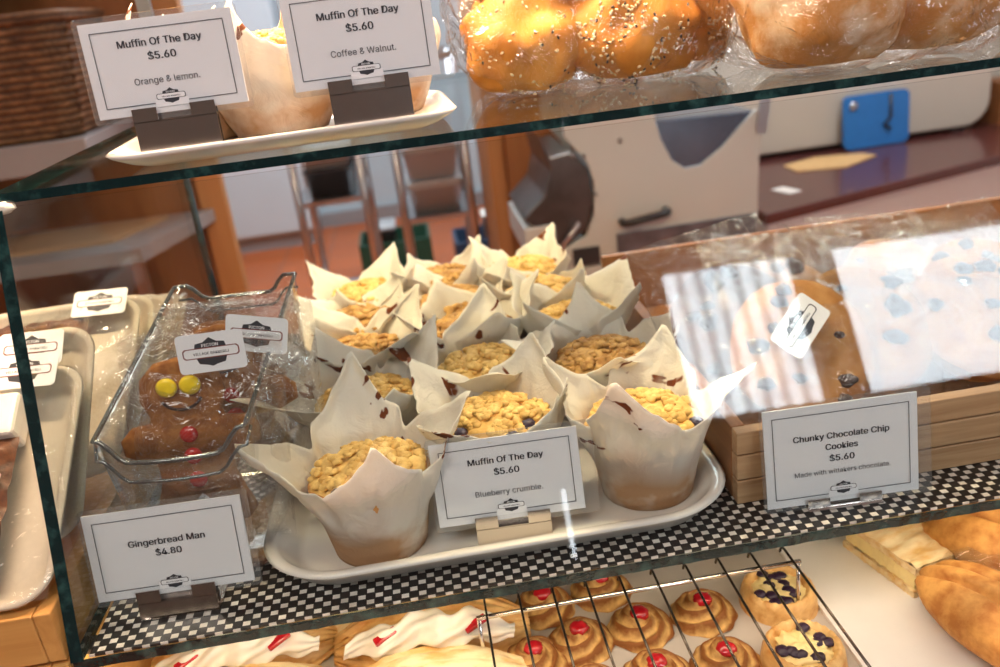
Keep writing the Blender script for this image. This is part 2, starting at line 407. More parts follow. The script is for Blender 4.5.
def logo(mb, cx, cz, wd, y, dark=0, white=1, frame=0):
    """crest: house-shaped top, ribbon with lettering, shield foot"""
    u = wd/10.; q = lambda pts: [(cx+a*u, cz+b*u) for a, b in pts]
    flat(mb, q([(-2.8, .9), (-2.6, 1.7), (-1.2, 1.9), (0, 2.7), (1.2, 1.9), (2.6, 1.7), (2.8, .9)]), y, dark)
    flat(mb, q([(-2.7, -.9), (2.7, -.9), (2.3, -1.9), (.8, -2.2), (0, -2.5), (-.8, -2.2), (-2.3, -1.9)]), y, dark)
    o = [(-5, -.55), (-4.6, -.95), (4.6, -.95), (5, -.55), (5, .55), (4.6, .95), (-4.6, .95), (-5, .55)]
    flat(mb, q(o), y-.0001, frame); flat(mb, q([(a*.955, b*.82) for a, b in o]), y-.0002, white)
    add_text(mb, 'PICTON', 1.05*u, cx, cz+1.08*u, y-.0003, .02, white)
    add_text(mb, 'VILLAGE BAKKERIJ', .92*u, cx, cz-.33*u, y-.0003, .02, dark)
    add_text(mb, 'EST', .6*u, cx, cz-1.7*u, y-.0003, .02, white) if False else None

# ------------------------------------------------------------------ room (setting)
def room():
    struct('floor', MB().box((-3.2, -2.62, -1.06), (4.4, 5.8, -1.0)), M['terracotta'])
    struct('ceiling', MB().box((-3.2, -2.62, 2.0), (4.4, 5.8, 2.06)), M['ceil'])
    struct('wall_back', MB().box((-3.2, 5.7, -1), (4.4, 5.8, 2)), M['blue_wall'])
    struct('wall_left', MB().box((-3.2, -2.6, -1), (-3.1, 5.7, 2)), M['white_wall'])
    struct('wall_right', MB().box((4.3, -2.6, -1), (4.4, 5.7, 2)), M['white_wall'])
    x0, x1, z0, z1 = 1.22, 3.2, .41, 1.07
    b = MB()
    b.box((-3.1, -2.6, -1), (.685, -2.5, 2)).box((.71, -2.6, -1), (x0, -2.5, 2)).box((.685, -2.6, -1), (.71, -2.5, .0)).box((.685, -2.6, .26), (.71, -2.5, 2)).box((x1, -2.6, -1), (4.3, -2.5, 2)).box((x0, -2.6, -1), (x1, -2.5, z0)).box((x0, -2.6, z1), (x1, -2.5, 2))  # narrow slot cut through to put a bright streak in the front glass
    struct('wall_front', b, M['dark_wall'])
    f = MB().box((1.80, -2.58, z0), (1.97, -2.52, z1)).box((x0, -2.58, z0), (x0+.03, -2.52, z1)).box((x1-.03, -2.58, z0), (x1, -2.52, z1))
    f.box((x0, -2.58, z0), (x1, -2.52, z0+.02)).box((x0, -2.58, z1-.02), (x1, -2.52, z1))
    win = struct('window_1', f, M['blackp'])
    MB().box((x0+.02, -2.555, z0+.01), (x1-.02, -2.549, z1-.01)).build('window_pane', M['glass'], win, False)
    bl = thing('reflection_strips', 'added unseen sheer blind strips across the left light of the shop window', 'stripes', (1.5, -2.47, z0-.02))  # unseen strips added to stripe the window reflection in the front pane
    MB().box((-.30, -.02, .67), (.30, .0, .70)).build('strip_rail', M['fridge'], bl, False)
    for i in range(8):
        MB().box((-.29+i*.078, -.012, .0), (-.29+i*.078+.034, -.010, .67)).build('reflection_strip', M['sheer'], bl, False)
    # partition wall that carries the bench behind the case, right
    struct('wall_middle', MB().box((1.2, 3.26, -1), (4.3, 3.34, 2)), M['taupe'])
    struct('baseboard_back', MB().box((-3.1, 5.66, -1), (4.3, 5.7, -.9)), M['grey'])
room()

# ------------------------------------------------------------------ display case
def display_case():
    t = thing('display_case', 'glass bakery display case with green edged shelves and leaning front pane', 'display case', (0, 0, 0))
    def slab(name, poly, z0, z1, mat):
        b = MB(); b.slab(poly, z0, z1); b.m = [0, 0]+[1]*(len(b.m)-2)
        return b.build(name, [mat, M['edge']], t, False)
    # front edges get a slightly chipped outline
    def front(y, x0, x1, d):
        random.seed(3); n = 160
        return [(x0+(x1-x0)*i/n, y+random.uniform(-.0006, .0006)) for i in range(n+1)]+[(x1, y+d), (x0, y+d)]
    slab('upper_shelf', front(.12, -.012, 1.5, .58), .353, .361, M['glass_shelf'])
    b = MB(); b.slab(front(-.003, -.012, 1.5, .70), -.0105, -.0005); b.m = [0, 0]+[1]*(len(b.m)-2)
    b.build('lower_shelf', [M['glass_shelf'], M['edge']], t, False)
    # leaning front pane, 4 mm
    k = .12/.36; th = .004
    p = MB().prism([(0, 0)], 0, 0) if False else MB()
    lo, hi = (-.004, -.004*k-.006), (.351, .351*k-.006)
    n = 0
    for x in (-.012, 1.5):
        for (z, y) in (lo, hi):
            p.pt((x, y, z)); p.pt((x, y+th, z))
    # ids: x0: 0 lo front,1 lo back,2 hi front,3 hi back ; x1: 4..7
    for q in ((0, 4, 6, 2), (1, 3, 7, 5), (0, 1, 5, 4), (2, 6, 7, 3), (0, 2, 3, 1), (4, 5, 7, 6)): p.face(q)
    p.build('front_pane', M['glass'], t, False)
    # side pane: back edge upright, front edge follows the lean
    s = MB(); prof = [(-.006, 0), (.114, .353), (.70, .353), (.70, 0)]
    for x in (-.012, -.002):
        for (y, z) in prof: s.pt((x, y, z))
    s.face((3, 2, 1, 0)); s.face((4, 5, 6, 7))
    s.cur = 1
    for i in range(4):
        j = (i+1) % 4; s.face((i, j, 4+j, 4+i))
    s.build('side_pane', [M['glass'], M['edge']], t, False)
    # silicone blob at the upper corner
    MB().blob((-.004, .118, .350), (.010, .006, .005), 3, .4, 3, 2).build('corner_sealant', M['cream'], t)
    # base deck and lamp housings
    MB().box((-.012, -.30, -.30), (1.5, .70, -.152)).build('base_deck', M['deck'], t, False)
    MB().box((-.012, .695, -.152), (1.5, .705, -.01)).build('rear_panel', M['deck'], t, False)
    MB().box((-.30, .27, .865), (1.12, .33, .90)).build('top_lamp', M['lampcase'], t, False)
    MB().box((-.012, .0, .905), (1.5, .70, .915)).build('top_panel', M['lampcase'], t, False)
    for x in (-.012, 1.482): MB().box((x, .69, .361), (x+.018, .70, .905)).build('rear_post', M['steel'], t, False)
    MB().box((-.10, .022, -.0155), (1.12, .040, -.011)).build('deck_lamp', M['lampcase'], t, False)
    return t
display_case()
b = MB().box((0.002, -.0025, 0), (1.45, .66, .0022))
sc_ = MB()
mat_o = b.build('shelf_mat', M['mat'], None, False)
tag(mat_o, 'black and white woven check mat lining the lower glass shelf', 'mat')

# ------------------------------------------------------------------ serving trays
def tray(name, label, hx, hy, loc, rz, r=.07, h=.024, rim=.013):
    def ring(d, z): return rrect(hx-d, hy-d, max(.01, r-d), z, 12)
    b = MB().loft([ring(.030, 0), ring(.018, .004), ring(.003, h-.003), ring(0, h), ring(.003, h+.002), ring(rim-.003, h+.001), ring(rim, h-.002), ring(.026, .007), ring(.034, .0045)])
    o = b.build(name, M['melamine'], None); o.location = loc; o.rotation_euler = (0, 0, rz)
    return tag(o, label, 'tray')
tray('serving_tray', 'white melamine tray holding the blueberry crumble muffins on the lower shelf', .215, .335, (.353, .345, .0025), 0, .075)
tray('serving_tray', 'white melamine tray under the two muffin signs on the upper shelf', .148, .10, (.219, .228, .3615), .03, .035, .014, .010)

# ------------------------------------------------------------------ muffins
def muffin_paper(seed, rot, H=.136, hs=(1, 1, 1, 1), fl=(1, 1, 1, 1), notch=1., bulge=0.):
    rnd = random.Random(seed); rb = .037; nth, ns = 120, 22
    tips = [rnd.uniform(.74, .92)*hs[i] for i in range(4)]; flr = [rnd.uniform(.5, 1.4)*fl[i] for i in range(4)]
    tw = [rnd.uniform(-.12, .12) for _ in range(4)]; curl = [rnd.choice((0, 0, .6, -.7)) for _ in range(4)]
    off = Vector((seed*3.7, seed*1.3, 0))
    def fn(u, v):
        th = 2*PI*u; a = (th-rot) % (2*PI); k = int(((a+PI/4) % (2*PI))//(PI/2)) % 4
        da = ((a+PI/4) % (PI/2))-PI/4                       # 0 at a corner, +-45 deg at mid edges
        c = math.cos(PI/4-abs(da)); Lm = H/c                # square sheet outline
        corner = 1-abs(da)/(PI/4)
        kn = (k+(1 if da > 0 else -1)) % 4
        bl = smooth01(abs(da)/(PI/4))*.5
        tip = tips[k]*(1-bl)+tips[kn]*bl; f = flr[k]*(1-bl)+flr[kn]*bl
        off2 = 0
        wl = (Lm-rb)*(1+(tip-1)*(.4+.6*corner))+.004*mn.noise(Vector((math.cos(th)*2.2, math.sin(th)*2.2, seed)))+.0025*mn.noise(Vector((math.cos(th)*9, math.sin(th)*9, seed)))
        pleat = math.exp(-((abs(da)-PI/4)/.15)**2)
        wl *= 1-.16*pleat*notch
        if v < .12:
            r = rb*v/.12; z = 0.; s = 0.; vv = 0.
        else:
            vv = (v-.12)/.88; s = vv*wl; n = 14; r = rb; z = 0.
            for i in range(n):
                ss = (i+.5)/n*s
                ph = .16+f*(.15+.32*corner**.8)*smooth01(ss, .022, .085)+bulge*(.42-ss/.105)+curl[k]*corner*smooth01(ss/wl, .80, 1.)
                r += math.sin(ph)*s/n; z += math.cos(ph)*s/n
        hf = smooth01(s, .02, .085)
        side = math.exp(-((abs(da)-PI/5.2)/.07)**2)
        m = 1+.45*hf*(1/max(.75, math.cos(da))-1)-(.17*pleat*notch-.05*side)*hf
        cr = .0030*hf*mn.noise(Vector((math.cos(th)*3, math.sin(th)*3, z*28))+off)+.0020*hf*abs(mn.noise(Vector((math.cos(th)*7, math.sin(th)*7, z*40))+off))
        r = r*m+cr*2.0
        th2 = th+hf*tw[k]*(1-bl*2)+.05*hf*mn.noise(Vector((math.cos(th)*2, math.sin(th)*2, seed*1.1)))
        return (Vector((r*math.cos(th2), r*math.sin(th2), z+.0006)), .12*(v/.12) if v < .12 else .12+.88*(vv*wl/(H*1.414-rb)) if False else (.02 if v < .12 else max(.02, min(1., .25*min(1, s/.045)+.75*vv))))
    return MB().grid(fn, nth, ns+4, True)
def crumble(seed, r, z0, h, dens=1.9, lump=.0044):
    rnd = random.Random(seed*13+5); b = MB(); off = Vector((seed*2.7, seed*1.9, 3))
    def fn(u, v):
        a = 2*PI*u; q = v
        rr = r*math.sin(q*PI/2); z = z0+h*math.cos(q*PI/2)-.006
        p = Vector((rr*math.cos(a), rr*math.sin(a), z)); k = mn.fractal(p*70+off, 1., 2.2, 4)
        return p+Vector((p.x*.6, p.y*.6, .02)).normalized()*k*.0045
    b.grid(fn, 48, 16, True)
    for i in range(int(150*dens)):
        q = math.sqrt(rnd.random())*.98; a = rnd.random()*2*PI
        c = (r*q*math.cos(a), r*q*math.sin(a), z0+h*math.sqrt(max(0, 1-q*q))-.0045)
        if mn.noise(Vector(c)*60+off) < -.22: continue
        s = lump*rnd.uniform(.45, 1.1)
        b.blob(c, (s, s*rnd.uniform(.7, 1.1), s*.75), 2, .5, 2.2, rnd.random()*50)
    return b
def muffin(label, loc, seed, rot, group, H=.098, crumb='crumb', hs=(1, 1, 1, 1), fl=(1, 1, 1, 1), notch=1., sc=1., berries=False, bulge=0.):
    t = thing('muffin', label, 'muffin', loc, (0, 0, 0), group); t.scale = (sc*1.09, sc*1.09, sc)
    rnd = random.Random(seed)
    b = MB(); off = Vector((seed, seed*2.2, 0))
    prof = [(.0355, .0015), (.0375, .02), (.042, .045), (.047, .062), (.0475, .066), (.042, .068), (.030, .069), (.018, .0695), (.002, .07)]
    n = 40; rings = []
    for r, z in prof:
        rings.append([Vector(((r+.0012*mn.noise(Vector((math.cos(2*PI*i/n)*2, math.sin(2*PI*i/n)*2, z*50))+off))*math.cos(2*PI*i/n), r*math.sin(2*PI*i/n), z)) for i in range(n)])
    b.loft(rings); b.build('cake', M['cake'], t)
    crumble(seed, .0455, .0700, .0185).build('crumb_topping', M[crumb], t)
    for i in range(3 if berries else 0):
        a = rot+rnd.uniform(-1.2, 1.2)-.6; q = rnd.uniform(.80, .97)*.0455
        MB().blob((q*math.cos(a), q*math.sin(a), .066+.0185*math.sqrt(1-(q/.0462)**2)), (.0055, .006, .004), 3, .3, 2, i).build('blueberry', M['berry'], t)
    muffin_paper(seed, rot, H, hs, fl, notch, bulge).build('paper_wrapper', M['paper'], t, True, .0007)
    return t
D = math.radians
G = 'blueberry crumble muffins on the tray'
rows = [
    # x, y, seed, rot(deg), crumb, tip scale per corner, flare, label
    (.243, .084, 11, -80, 'crumb', (1.02, 1, 1.1, 1.08), (.15, .9, .9, 1.25), 'crumble muffin at front left corner of the tray, paper peak facing forward'),
    (.366, .142, 12, -40, 'crumb', (1, 1, 1, 1), (.8, .8, .8, .8), 'crumble muffin standing directly behind the blueberry crumble sign'),
    (.500, .098, 13, -25, 'crumb', (1.12, 1, 1.02, 1.10), (.85, .8, 1.1, .45), 'crumble muffin at front right corner, paper spread wide around pale crumbs'),
    (.238, .235, 14, -60, 'crumb', (.95, 1.05, 1, 1.1), (.8, .8, .8, 1.1), 'crumble muffin right behind the front left muffin, second from front on left'),
    (.368, .272, 15, -95, 'crumb', (.92, 1.02, 1.08, 1), (.8, .8, .9, .9), 'bright yellow crumble muffin in the middle column, second from the front'),
    (.497, .245, 16, -85, 'crumb_brown', (.98, 1, 1.05, 1.02), (.8, .9, .8, 1.), 'browned crumble muffin right behind the front right muffin'),
    (.230, .365, 17, -50, 'crumb_brown', (1.1, 1, 1, 1.08), (.8, .8, .8, .8), 'crumble muffin in the left column, third from front, tall pale paper'),
    (.364, .392, 18, -70, 'crumb_brown', (1.06, 1, 1, 1.04), (.8, .8, .8, .8), 'crumble muffin in the middle column, third from front'),
    (.492, .372, 19, -45, 'crumb', (1, 1.02, 1, 1), (.8, .8, .8, .8), 'crumble muffin in the right column, third from front, beside the cookie box'),
    (.222, .478, 20, -35, 'crumb_brown', (1.02, 1, 1, 1.02), (.8, .8, 1, .8), 'crumble muffin in the left column, fourth from front'),
    (.350, .500, 21, -55, 'crumb_brown', (1, 1, 1.05, 1.04), (.8, .8, .8, .8), 'crumble muffin in the middle column, fourth from front'),
    (.470, .485, 22, -65, 'crumb', (1.02, 1, 1, 1.04), (.8, .8, .8, .8), 'crumble muffin in the right column, fourth from front'),
    (.228, .592, 23, -30, 'crumb', (1.05, 1.06, 1, 1), (.7, .8, .8, .8), 'crumble muffin at the rear left end of the tray'),
    (.345, .606, 24, -50, 'crumb_brown', (1.1, 1.08, 1.05, 1), (.6, .7, .8, .8), 'crumble muffin in the middle of the rear row'),
    (.458, .596, 25, -40, 'crumb', (1.08, 1.08, 1, 1.05), (.7, .7, .8, .8), 'crumble muffin at the rear right end of the tray'),
]
for x, y, sd, ro, cr, hs, fl, lab in rows:
    muffin(lab, (x, y, .0075), sd, D(ro), G, .136 if y < .45 else .124, cr, hs if y < .45 else tuple(min(1., h) for h in hs), fl, 1., 1.06, sd < 14)
for x, y, sd, ro, lab in ((.210, .238, 31, -20, 'tall paper wrapped muffin standing between the two signs on the upper tray'),
                          (.132, .265, 32, -70, 'paper wrapped muffin hidden behind the orange and lemon sign'),
                          (.300, .268, 33, -30, 'paper wrapped muffin hidden behind the coffee and walnut sign')):
    muffin(lab, (x, y, .3665), sd, D(ro), 'muffins on the upper shelf', .120, 'crumb', (1.1, 1.1, 1.1, 1.1), (-.15, -.15, -.15, -.15), .12, 1.03, False, .85)

# ------------------------------------------------------------------ price signs
def price_sign(label, loc, rz, lines, cw=.128, ch=.074, lift=.022, tilt=.30, ext=(.003, .013), foot='chrome', lz=.010):
    t = thing('price_sign', label, 'sign', loc, (0, 0, rz))
    MT = Matrix.Translation((0, 0, lift)) @ Matrix.Rotation(-tilt, 4, 'X')
    def put(o): o.matrix_local = MT; return o
    hx = cw/2
    sl = MB(); pts = [(p.x+(ext[1]-ext[0])/2, p.y+ch/2) for p in rrect(hx+(ext[0]+ext[1])/2, ch/2+.0045, .004, 0, 5)]
    sl.prism(pts, -.0012, .0012); put(sl.build('sleeve', M['sleeve'], t, False))
    cd = put(MB().box((-hx, -.0008, 0), (hx, .0008, ch)).build('card', M['card'], t, False))
    pr = MB(); y = -.0014; mg = .0075
    for (a, b, c, d) in ((-hx+mg, mg, hx-mg, mg+.0006), (-hx+mg, ch-mg-.0006, hx-mg, ch-mg), (-hx+mg, mg, -hx+mg+.0006, ch-mg), (hx-mg-.0006, mg, hx-mg, ch-mg)):
        flat(pr, [(a, b), (c, b), (c, d), (a, d)], y, 0)
    flat(pr, [(-.0135, mg-.003), (.0135, mg-.003), (.0135, mg+.003), (-.0135, mg+.003)], y-.00005, 1)
    for (s, size, z, bold) in lines: add_text(pr, s, size, 0, z, y, bold, 0)
    logo(pr, 0, lz, .0235, y-.0002)
    o = pr.build('printing', [M['ink'], M['card']], cd, False)
    # folded metal stand: base plate, back rest, two front tabs joined by a strip
    b = MB(); w2 = .0335
    base = -.010
    b.box((-w2, -.008, 0), (w2, .026, .0012))
    def plate(x0, x1, z0, z1, y0, y1): b.box((x0, y0, z0), (x1, y1, z1), MT)
    zb = -(lift-.002)/math.cos(tilt)
    plate(-w2, w2, zb, -.006, -.0042, -.003)
    plate(-w2, -w2+.020, -.006, .005, -.0042, -.003); plate(w2-.020, w2, -.006, .005, -.0042, -.003)
    plate(-w2, w2, zb, .010, .0030, .0042); plate(-w2, w2, -.0066, -.0054, -.0042, .0042)
    b.build('stand', M[foot], t, False)
    return t
MUF = lambda s: [('Muffin Of The Day', .0108, .0530, .014), ('$5.60', .0112, .0420, .020), (s, .0098, .0235, 0)]
price_sign('small white sign reading orange and lemon on the upper tray', (.137, .156, .3695), .0, MUF('Orange & lemon.'), .121, .074, .034, .10, (.004, .004), lz=.0125)
price_sign('small white sign reading coffee and walnut on the upper tray', (.298, .152, .3695), .01, MUF('Coffee & Walnut.'), .121, .076, .036, .10, (.002, .012), lz=.0125)
price_sign('white sign reading blueberry crumble at front of the muffin tray', (.364, .050, .0075), -.05, MUF('Blueberry crumble.'), .131, .076, .022, .22, (.003, .013), lz=.0125)
price_sign('white sign reading gingerbread man standing on the check mat', (.070, .036, .0025), -.04, [('Gingerbread Man', .0110, .0445, .014), ('$4.80', .0110, .0345, .014)], .133, .077, .020, .22, (.003, .006))
price_sign('white sign for chocolate chip cookies leaning on the wooden box', (.660, .026, .0025), -.05, [('Chunky Chocolate Chip', .0108, .0600, .014), ('Cookies', .0108, .0495, .014), ('$5.60', .0112, .0385, .014), ('Made with wittakers chocolate.', .0086, .0270, 0)], .138, .092, .004, .16, (.003, .012), lz=.0125)

# ------------------------------------------------------------------ stickers and bags
def sticker(parent, wd, ht, loc, rot, frame='ink_red'):
    b = MB(); b.prism([(p.x, p.y) for p in rrect(wd/2, ht/2, .004, 0, 5)], -.0004, 0)
    o = b.build('sticker', M['card'], parent, False, loc=loc, rot=rot)
    p = MB(); logo(p, 0, 0, wd*.84, -.0006, 0, 1, 2); p.build('printing', [M['ink'], M['card'], M[frame]], o, False)
    return o
def pouch(w_, h_, t_, seed, top=.02, nx=36, nz=40, wr=.0035):
    b = MB(); off = Vector((seed*5.1, seed*2.3, 0))
    def side(s):
        def fn(u, v):
            x = (u-.5)*w_; z = v*h_
            e = (max(0, 1-(2*u-1)**8))*(1-smooth01(v, 1-top/h_-.25, 1-top/h_+.02))*smooth01(v, -.02, .10)
            r = mn.noise(Vector((x*26, z*26, s*3))+off); r2 = 1-2*abs(mn.noise(Vector((x*38+z*22, z*30-x*14, s*5))+off)); r3 = mn.noise(Vector((x*90, z*14, s))+off)
            y = s*(t_/2*e+(.25+.75*e)*wr*(r*.8+r2*.6)) + (.0010*r3 if v > .9 else 0) + .004*mn.noise(Vector((x*10, v*3, 7))+off)*v
            xx = x*(1-.03*smooth01(v, .8, 1.)*abs(r))+.0015*r3
            return (xx, y, z+.003*mn.noise(Vector((x*30, 0, 1))+off)*v)
        return fn
    b.grid(side(-1), nx, nz); b.grid(lambda u, v: side(1)(1-u, v), nx, nz)
    return b

# ------------------------------------------------------------------ gingerbread bin
def bin_():
    t = thing('clear_bin', 'clear plastic scoop bin with rolled rim holding gingerbread packets', 'bin', (.101, .190, .0028), (0, 0, -.105))
    # local: front y=-.125, back y=.125 ; floor smaller than the rim
    fx, bx, fy, by = .064, .066, -.120, .125; zf, zr = .152, .205
    def rimpt(i):   # closed rim path, going round
        pass
    N_ = 20
    P = []          # (x, y, z)
    for i in range(N_+1):         # front, left to right : dips in a shallow scoop
        u = i/N_; x = -fx+2*fx*u; s = math.sin(PI*u)
        P.append((x, fy-.010*s, zf-.020*smooth01(s, .1, .6)))
    for i in range(1, N_): u = i/N_; P.append((fx+(bx-fx)*u, fy+(by-fy)*u, zf+(zr-zf)*u))
    for i in range(N_+1):
        u = i/N_; x = bx-2*bx*u; s = math.sin(PI*u)
        P.append((x, by+.006*s, zr-.018*smooth01(s, .3, .7)))
    for i in range(1, N_): u = i/N_; P.append((-bx+(bx-fx)*u, by+(fy-by)*u, zr+(zf-zr)*u))
    k = len(P)
    rings = []
    for v in (0., .04, .3, .6, .9, 1.):
        tpr = .86+.14*v
        rings.append([Vector((p[0]*tpr, p[1]*tpr, p[2]*v)) for p in P])
    b = MB(); b.loft(rings, True, False); b.build('bin_wall', M['bin'], t, True, .0022)
    r = MB()
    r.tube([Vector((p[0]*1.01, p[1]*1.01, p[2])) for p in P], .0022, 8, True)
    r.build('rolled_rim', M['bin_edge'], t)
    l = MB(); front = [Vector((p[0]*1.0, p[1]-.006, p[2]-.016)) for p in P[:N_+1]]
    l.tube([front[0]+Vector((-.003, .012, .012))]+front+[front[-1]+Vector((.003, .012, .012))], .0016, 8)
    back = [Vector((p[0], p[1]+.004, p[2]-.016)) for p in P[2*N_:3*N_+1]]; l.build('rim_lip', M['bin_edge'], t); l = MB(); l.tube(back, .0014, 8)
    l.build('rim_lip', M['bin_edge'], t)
    return t
bin_()
def gingerbread(label, loc, rot, seed, face=True, st=(.03, .165, .0)):
    t = thing('gingerbread_packet', label, 'packet', loc, rot, 'gingerbread packets in the bin')
    # body outline: head, arms, legs
    out = [(0, .158), (.018, .155), (.031, .142), (.034, .125), (.028, .109), (.030, .102), (.046, .100), (.056, .090), (.055, .076), (.042, .070), (.031, .066), (.030, .050), (.036, .030), (.042, .014), (.034, .004), (.020, .004), (.010, .022), (0, .034)]
    poly = out+[(-x, z) for x, z in reversed(out[1:-1])]
    poly = [(x*1.02, z+.004) for x, z in poly]
    b = MB(); cx, cz = 0, .085; n = len(poly)
    dense = []
    for i in range(n):
        a, c = poly[i], poly[(i+1) % n]
        for q in range(3): dense.append((a[0]+(c[0]-a[0])*q/3, a[1]+(c[1]-a[1])*q/3))
    def ring(k, y): return [Vector((x-(x*(1-k)), y, cz+(z-cz)*k)) for x, z in dense]
    b.loft([ring(.95, .005), ring(1, .002), ring(1, -.003), ring(.96, -.006)], True, True)
    g = b.build('gingerbread_man', M['ginger'], t, True, loc=(-.006, 0, .004), rot=(0, -.10, 0)); g.scale = (1.08, 1, 1.02)
    e = MB()
    for s in (-1, 1): e.lathe([(.0085, 0), (.0085, .003), (.006, .0045), (.001, .005)], 20, Matrix.Translation((s*.0095, -.006, .138)) @ Matrix.Rotation(PI/2, 4, 'X'))
    e.build('eyes', M['yellow'], g)
    m = MB(); m.tube([(.017*math.sin(a), -.0068, .131-.014*math.cos(a)) for a in [(-1.2+2.4*i/12) for i in range(13)]], .0013, 6); m.build('smile', M['icing'], g)
    bt = MB()
    for z in (.094, .074, .052): bt.blob((0, -.0065, z), (.0075, .0045, .0075), 4)
    bt.build('buttons', M['red'], g)
    pouch(.142, .192, .026, seed, .016).build('bag', M['bread_bag'], t, loc=(0, 0, -.004))
    fold = MB(); fold.grid(lambda u, v: ((u-.5)*.146, -.004-.0035*math.sin(v*PI)+.0012*mn.noise(Vector((u*14, v*3, seed))), .176+v*.016+.002*mn.noise(Vector((u*9, 0, seed)))), 40, 6)
    fold.build('bag_seal', M['bag'], t)
    if st: sticker(t, .058, .034, (st[0], -.0165, st[1]), (-.05, -st[2], 0))
    return t
gingerbread('gingerbread man packet at front of the bin with yellow eyes and red buttons', (.096, .100, .032), (-.16, .10, -.06), 41, st=(.014, .176, .10))
gingerbread('gingerbread packet right behind the front one, only its sticker and edge showing', (.128, .165, .036), (-.14, .05, -.12), 42, st=(.020, .160, -.15))
gingerbread('gingerbread packet furthest back in the bin', (.118, .225, .022), (-.12, -.03, -.05), 43, st=None)

# ------------------------------------------------------------------ crate of wrapped slices, left of the case
def crate():
    t = thing('wooden_crate', 'shallow pine crate left of the glass case holding wrapped trays', 'crate', (-.145, .30, -.15))
    x0, x1, y0, y1, h = -.145, .129, -.302, .302, .198
    for (a, b_, nm) in (((x1-.014, y0), (x1, y1), 'side_board'), ((x0, y0), (x0+.014, y1), 'side_board')):
        for z0, z1 in ((.10, .147), (.151, h)):
            MB().box((a[0], a[1], z0), (b_[0], b_[1], z1)).build(nm, M['crate'], t, False, bevel=.0015)
    for y in (y0, y1-.014):
        for z0, z1 in ((.10, .147), (.151, h)):
            MB().box((x0+.0145, y, z0), (x1-.0145, y+.014, z1)).build('end_board', M['crate_x'], t, False, bevel=.0015)
    MB().box((x0, y0, 0), (x1, y1, .098)).build('base', M['crate'], t, False)
crate()
def slice_packet(label, yb, zb, yt, zt, seed, kind, stx=None, right=-.015):
    dy, dz = yt-yb, zt-zb; ln = math.hypot(dy, dz); ang = math.atan2(dz, dy); wd = .215
    t = thing('slice_packet', label, 'packet', (right-wd/2, yb, zb), (ang, 0, 0), 'wrapped slices in the pine crate')
    # local: x across, y up the slope, z out of the tray
    def ring(d, z): return rrect(wd/2-d, ln/2-d, max(.008, .032-d), z, 8, 0, ln/2)
    b = MB().loft([ring(.018, -.014), ring(.012, -.0135), ring(.0035, 0), ring(0, .002), ring(.001, .0045), ring(.006, .0045), ring(.008, .0025), ring(.016, -.011), ring(.022, -.012)])
    b.build('foam_tray', M['foam'], t)
    rnd = random.Random(seed); s = MB(); o = Vector((seed, 0, 0))
    if kind == 'choc':
        s.grid(lambda u, v: (-wd/2+.02+u*.148, .02+v*(ln-.10), .010+.010*min(1, 8*min(u, 1-u, v, 1-v))+.004*mn.noise(Vector((u*6, v*9, seed)))), 26, 40)
        sl = s.build('slice', M['choc'], t)
        p = MB()
        for i in range(8): p.blob((-wd/2+.04+rnd.random()*.115, .04+rnd.random()*(ln-.14), .021), (.012, .009, .006), 3, .4, 2, i)
        p.build('marshmallow', M['pinkc'], sl)
        f = MB(); f.box((-wd/2+.02, ln-.080, -.01), (-wd/2+.165, ln-.035, .020)); f.build('slice_icing', M['cream'], sl, False, bevel=.004)
    elif kind == 'cream':
        s.grid(lambda u, v: (-wd/2+.03+u*.13, .03+v*(ln-.07), .004+.018*min(1, 8*min(u, 1-u, v, 1-v))+.005*mn.noise(Vector((u*5, v*8, seed)))), 26, 40)
        s.build('slice', M['cream'], t)
    else:
        s.grid(lambda u, v: (-wd/2+.03+u*.125, .03+v*(ln-.05), .002+.014*min(1, 8*min(u, 1-u, v, 1-v))+.005*mn.noise(Vector((u*9, v*12, seed)))), 30, 40)
        s.build('slice', M['choc'], t)
    f = MB(); f.grid(lambda u, v: ((u-.5)*(wd-.004), .003+v*(ln-.006), .0052+.016*(1 if kind == 'choc' else .9)*max(0, math.sin(PI*min(1, u*1.5)))*math.sin(PI*v)+.0012*mn.noise(Vector((u*20, v*20, seed)))), 40, 40)
    f.build('film', M['film'], t)
    if stx is not None:
        sticker(t, .062, .036, (stx[0], stx[1], stx[2] if len(stx) > 2 else .0135), (-PI/2+.12, 0, -.06))
    return t
slice_packet('wrapped foam tray of dark rocky slice at front of the pine crate', .005, .052, .208, .178, 51, 'choc', (.056, .228, .016))
slice_packet('wrapped foam tray of cream topped slice, second from the front', .085, .058, .258, .200, 52, 'cream', (.050, .198, .013))
slice_packet('wrapped foam tray of brown slice with sticker on its top edge, third back', .20, .058, .412, .178, 53, 'brown', (.062, .232, .012))
slice_packet('wrapped foam tray fourth back in the pine crate, only a corner showing', .27, .058, .462, .165, 54, 'brown')
slice_packet('wrapped foam tray fifth back in the pine crate, only a corner showing', .34, .056, .520, .146, 55, 'brown')
slice_packet('wrapped foam tray last in the pine crate, only a corner showing', .42, .056, .600, .120, 56, 'brown')

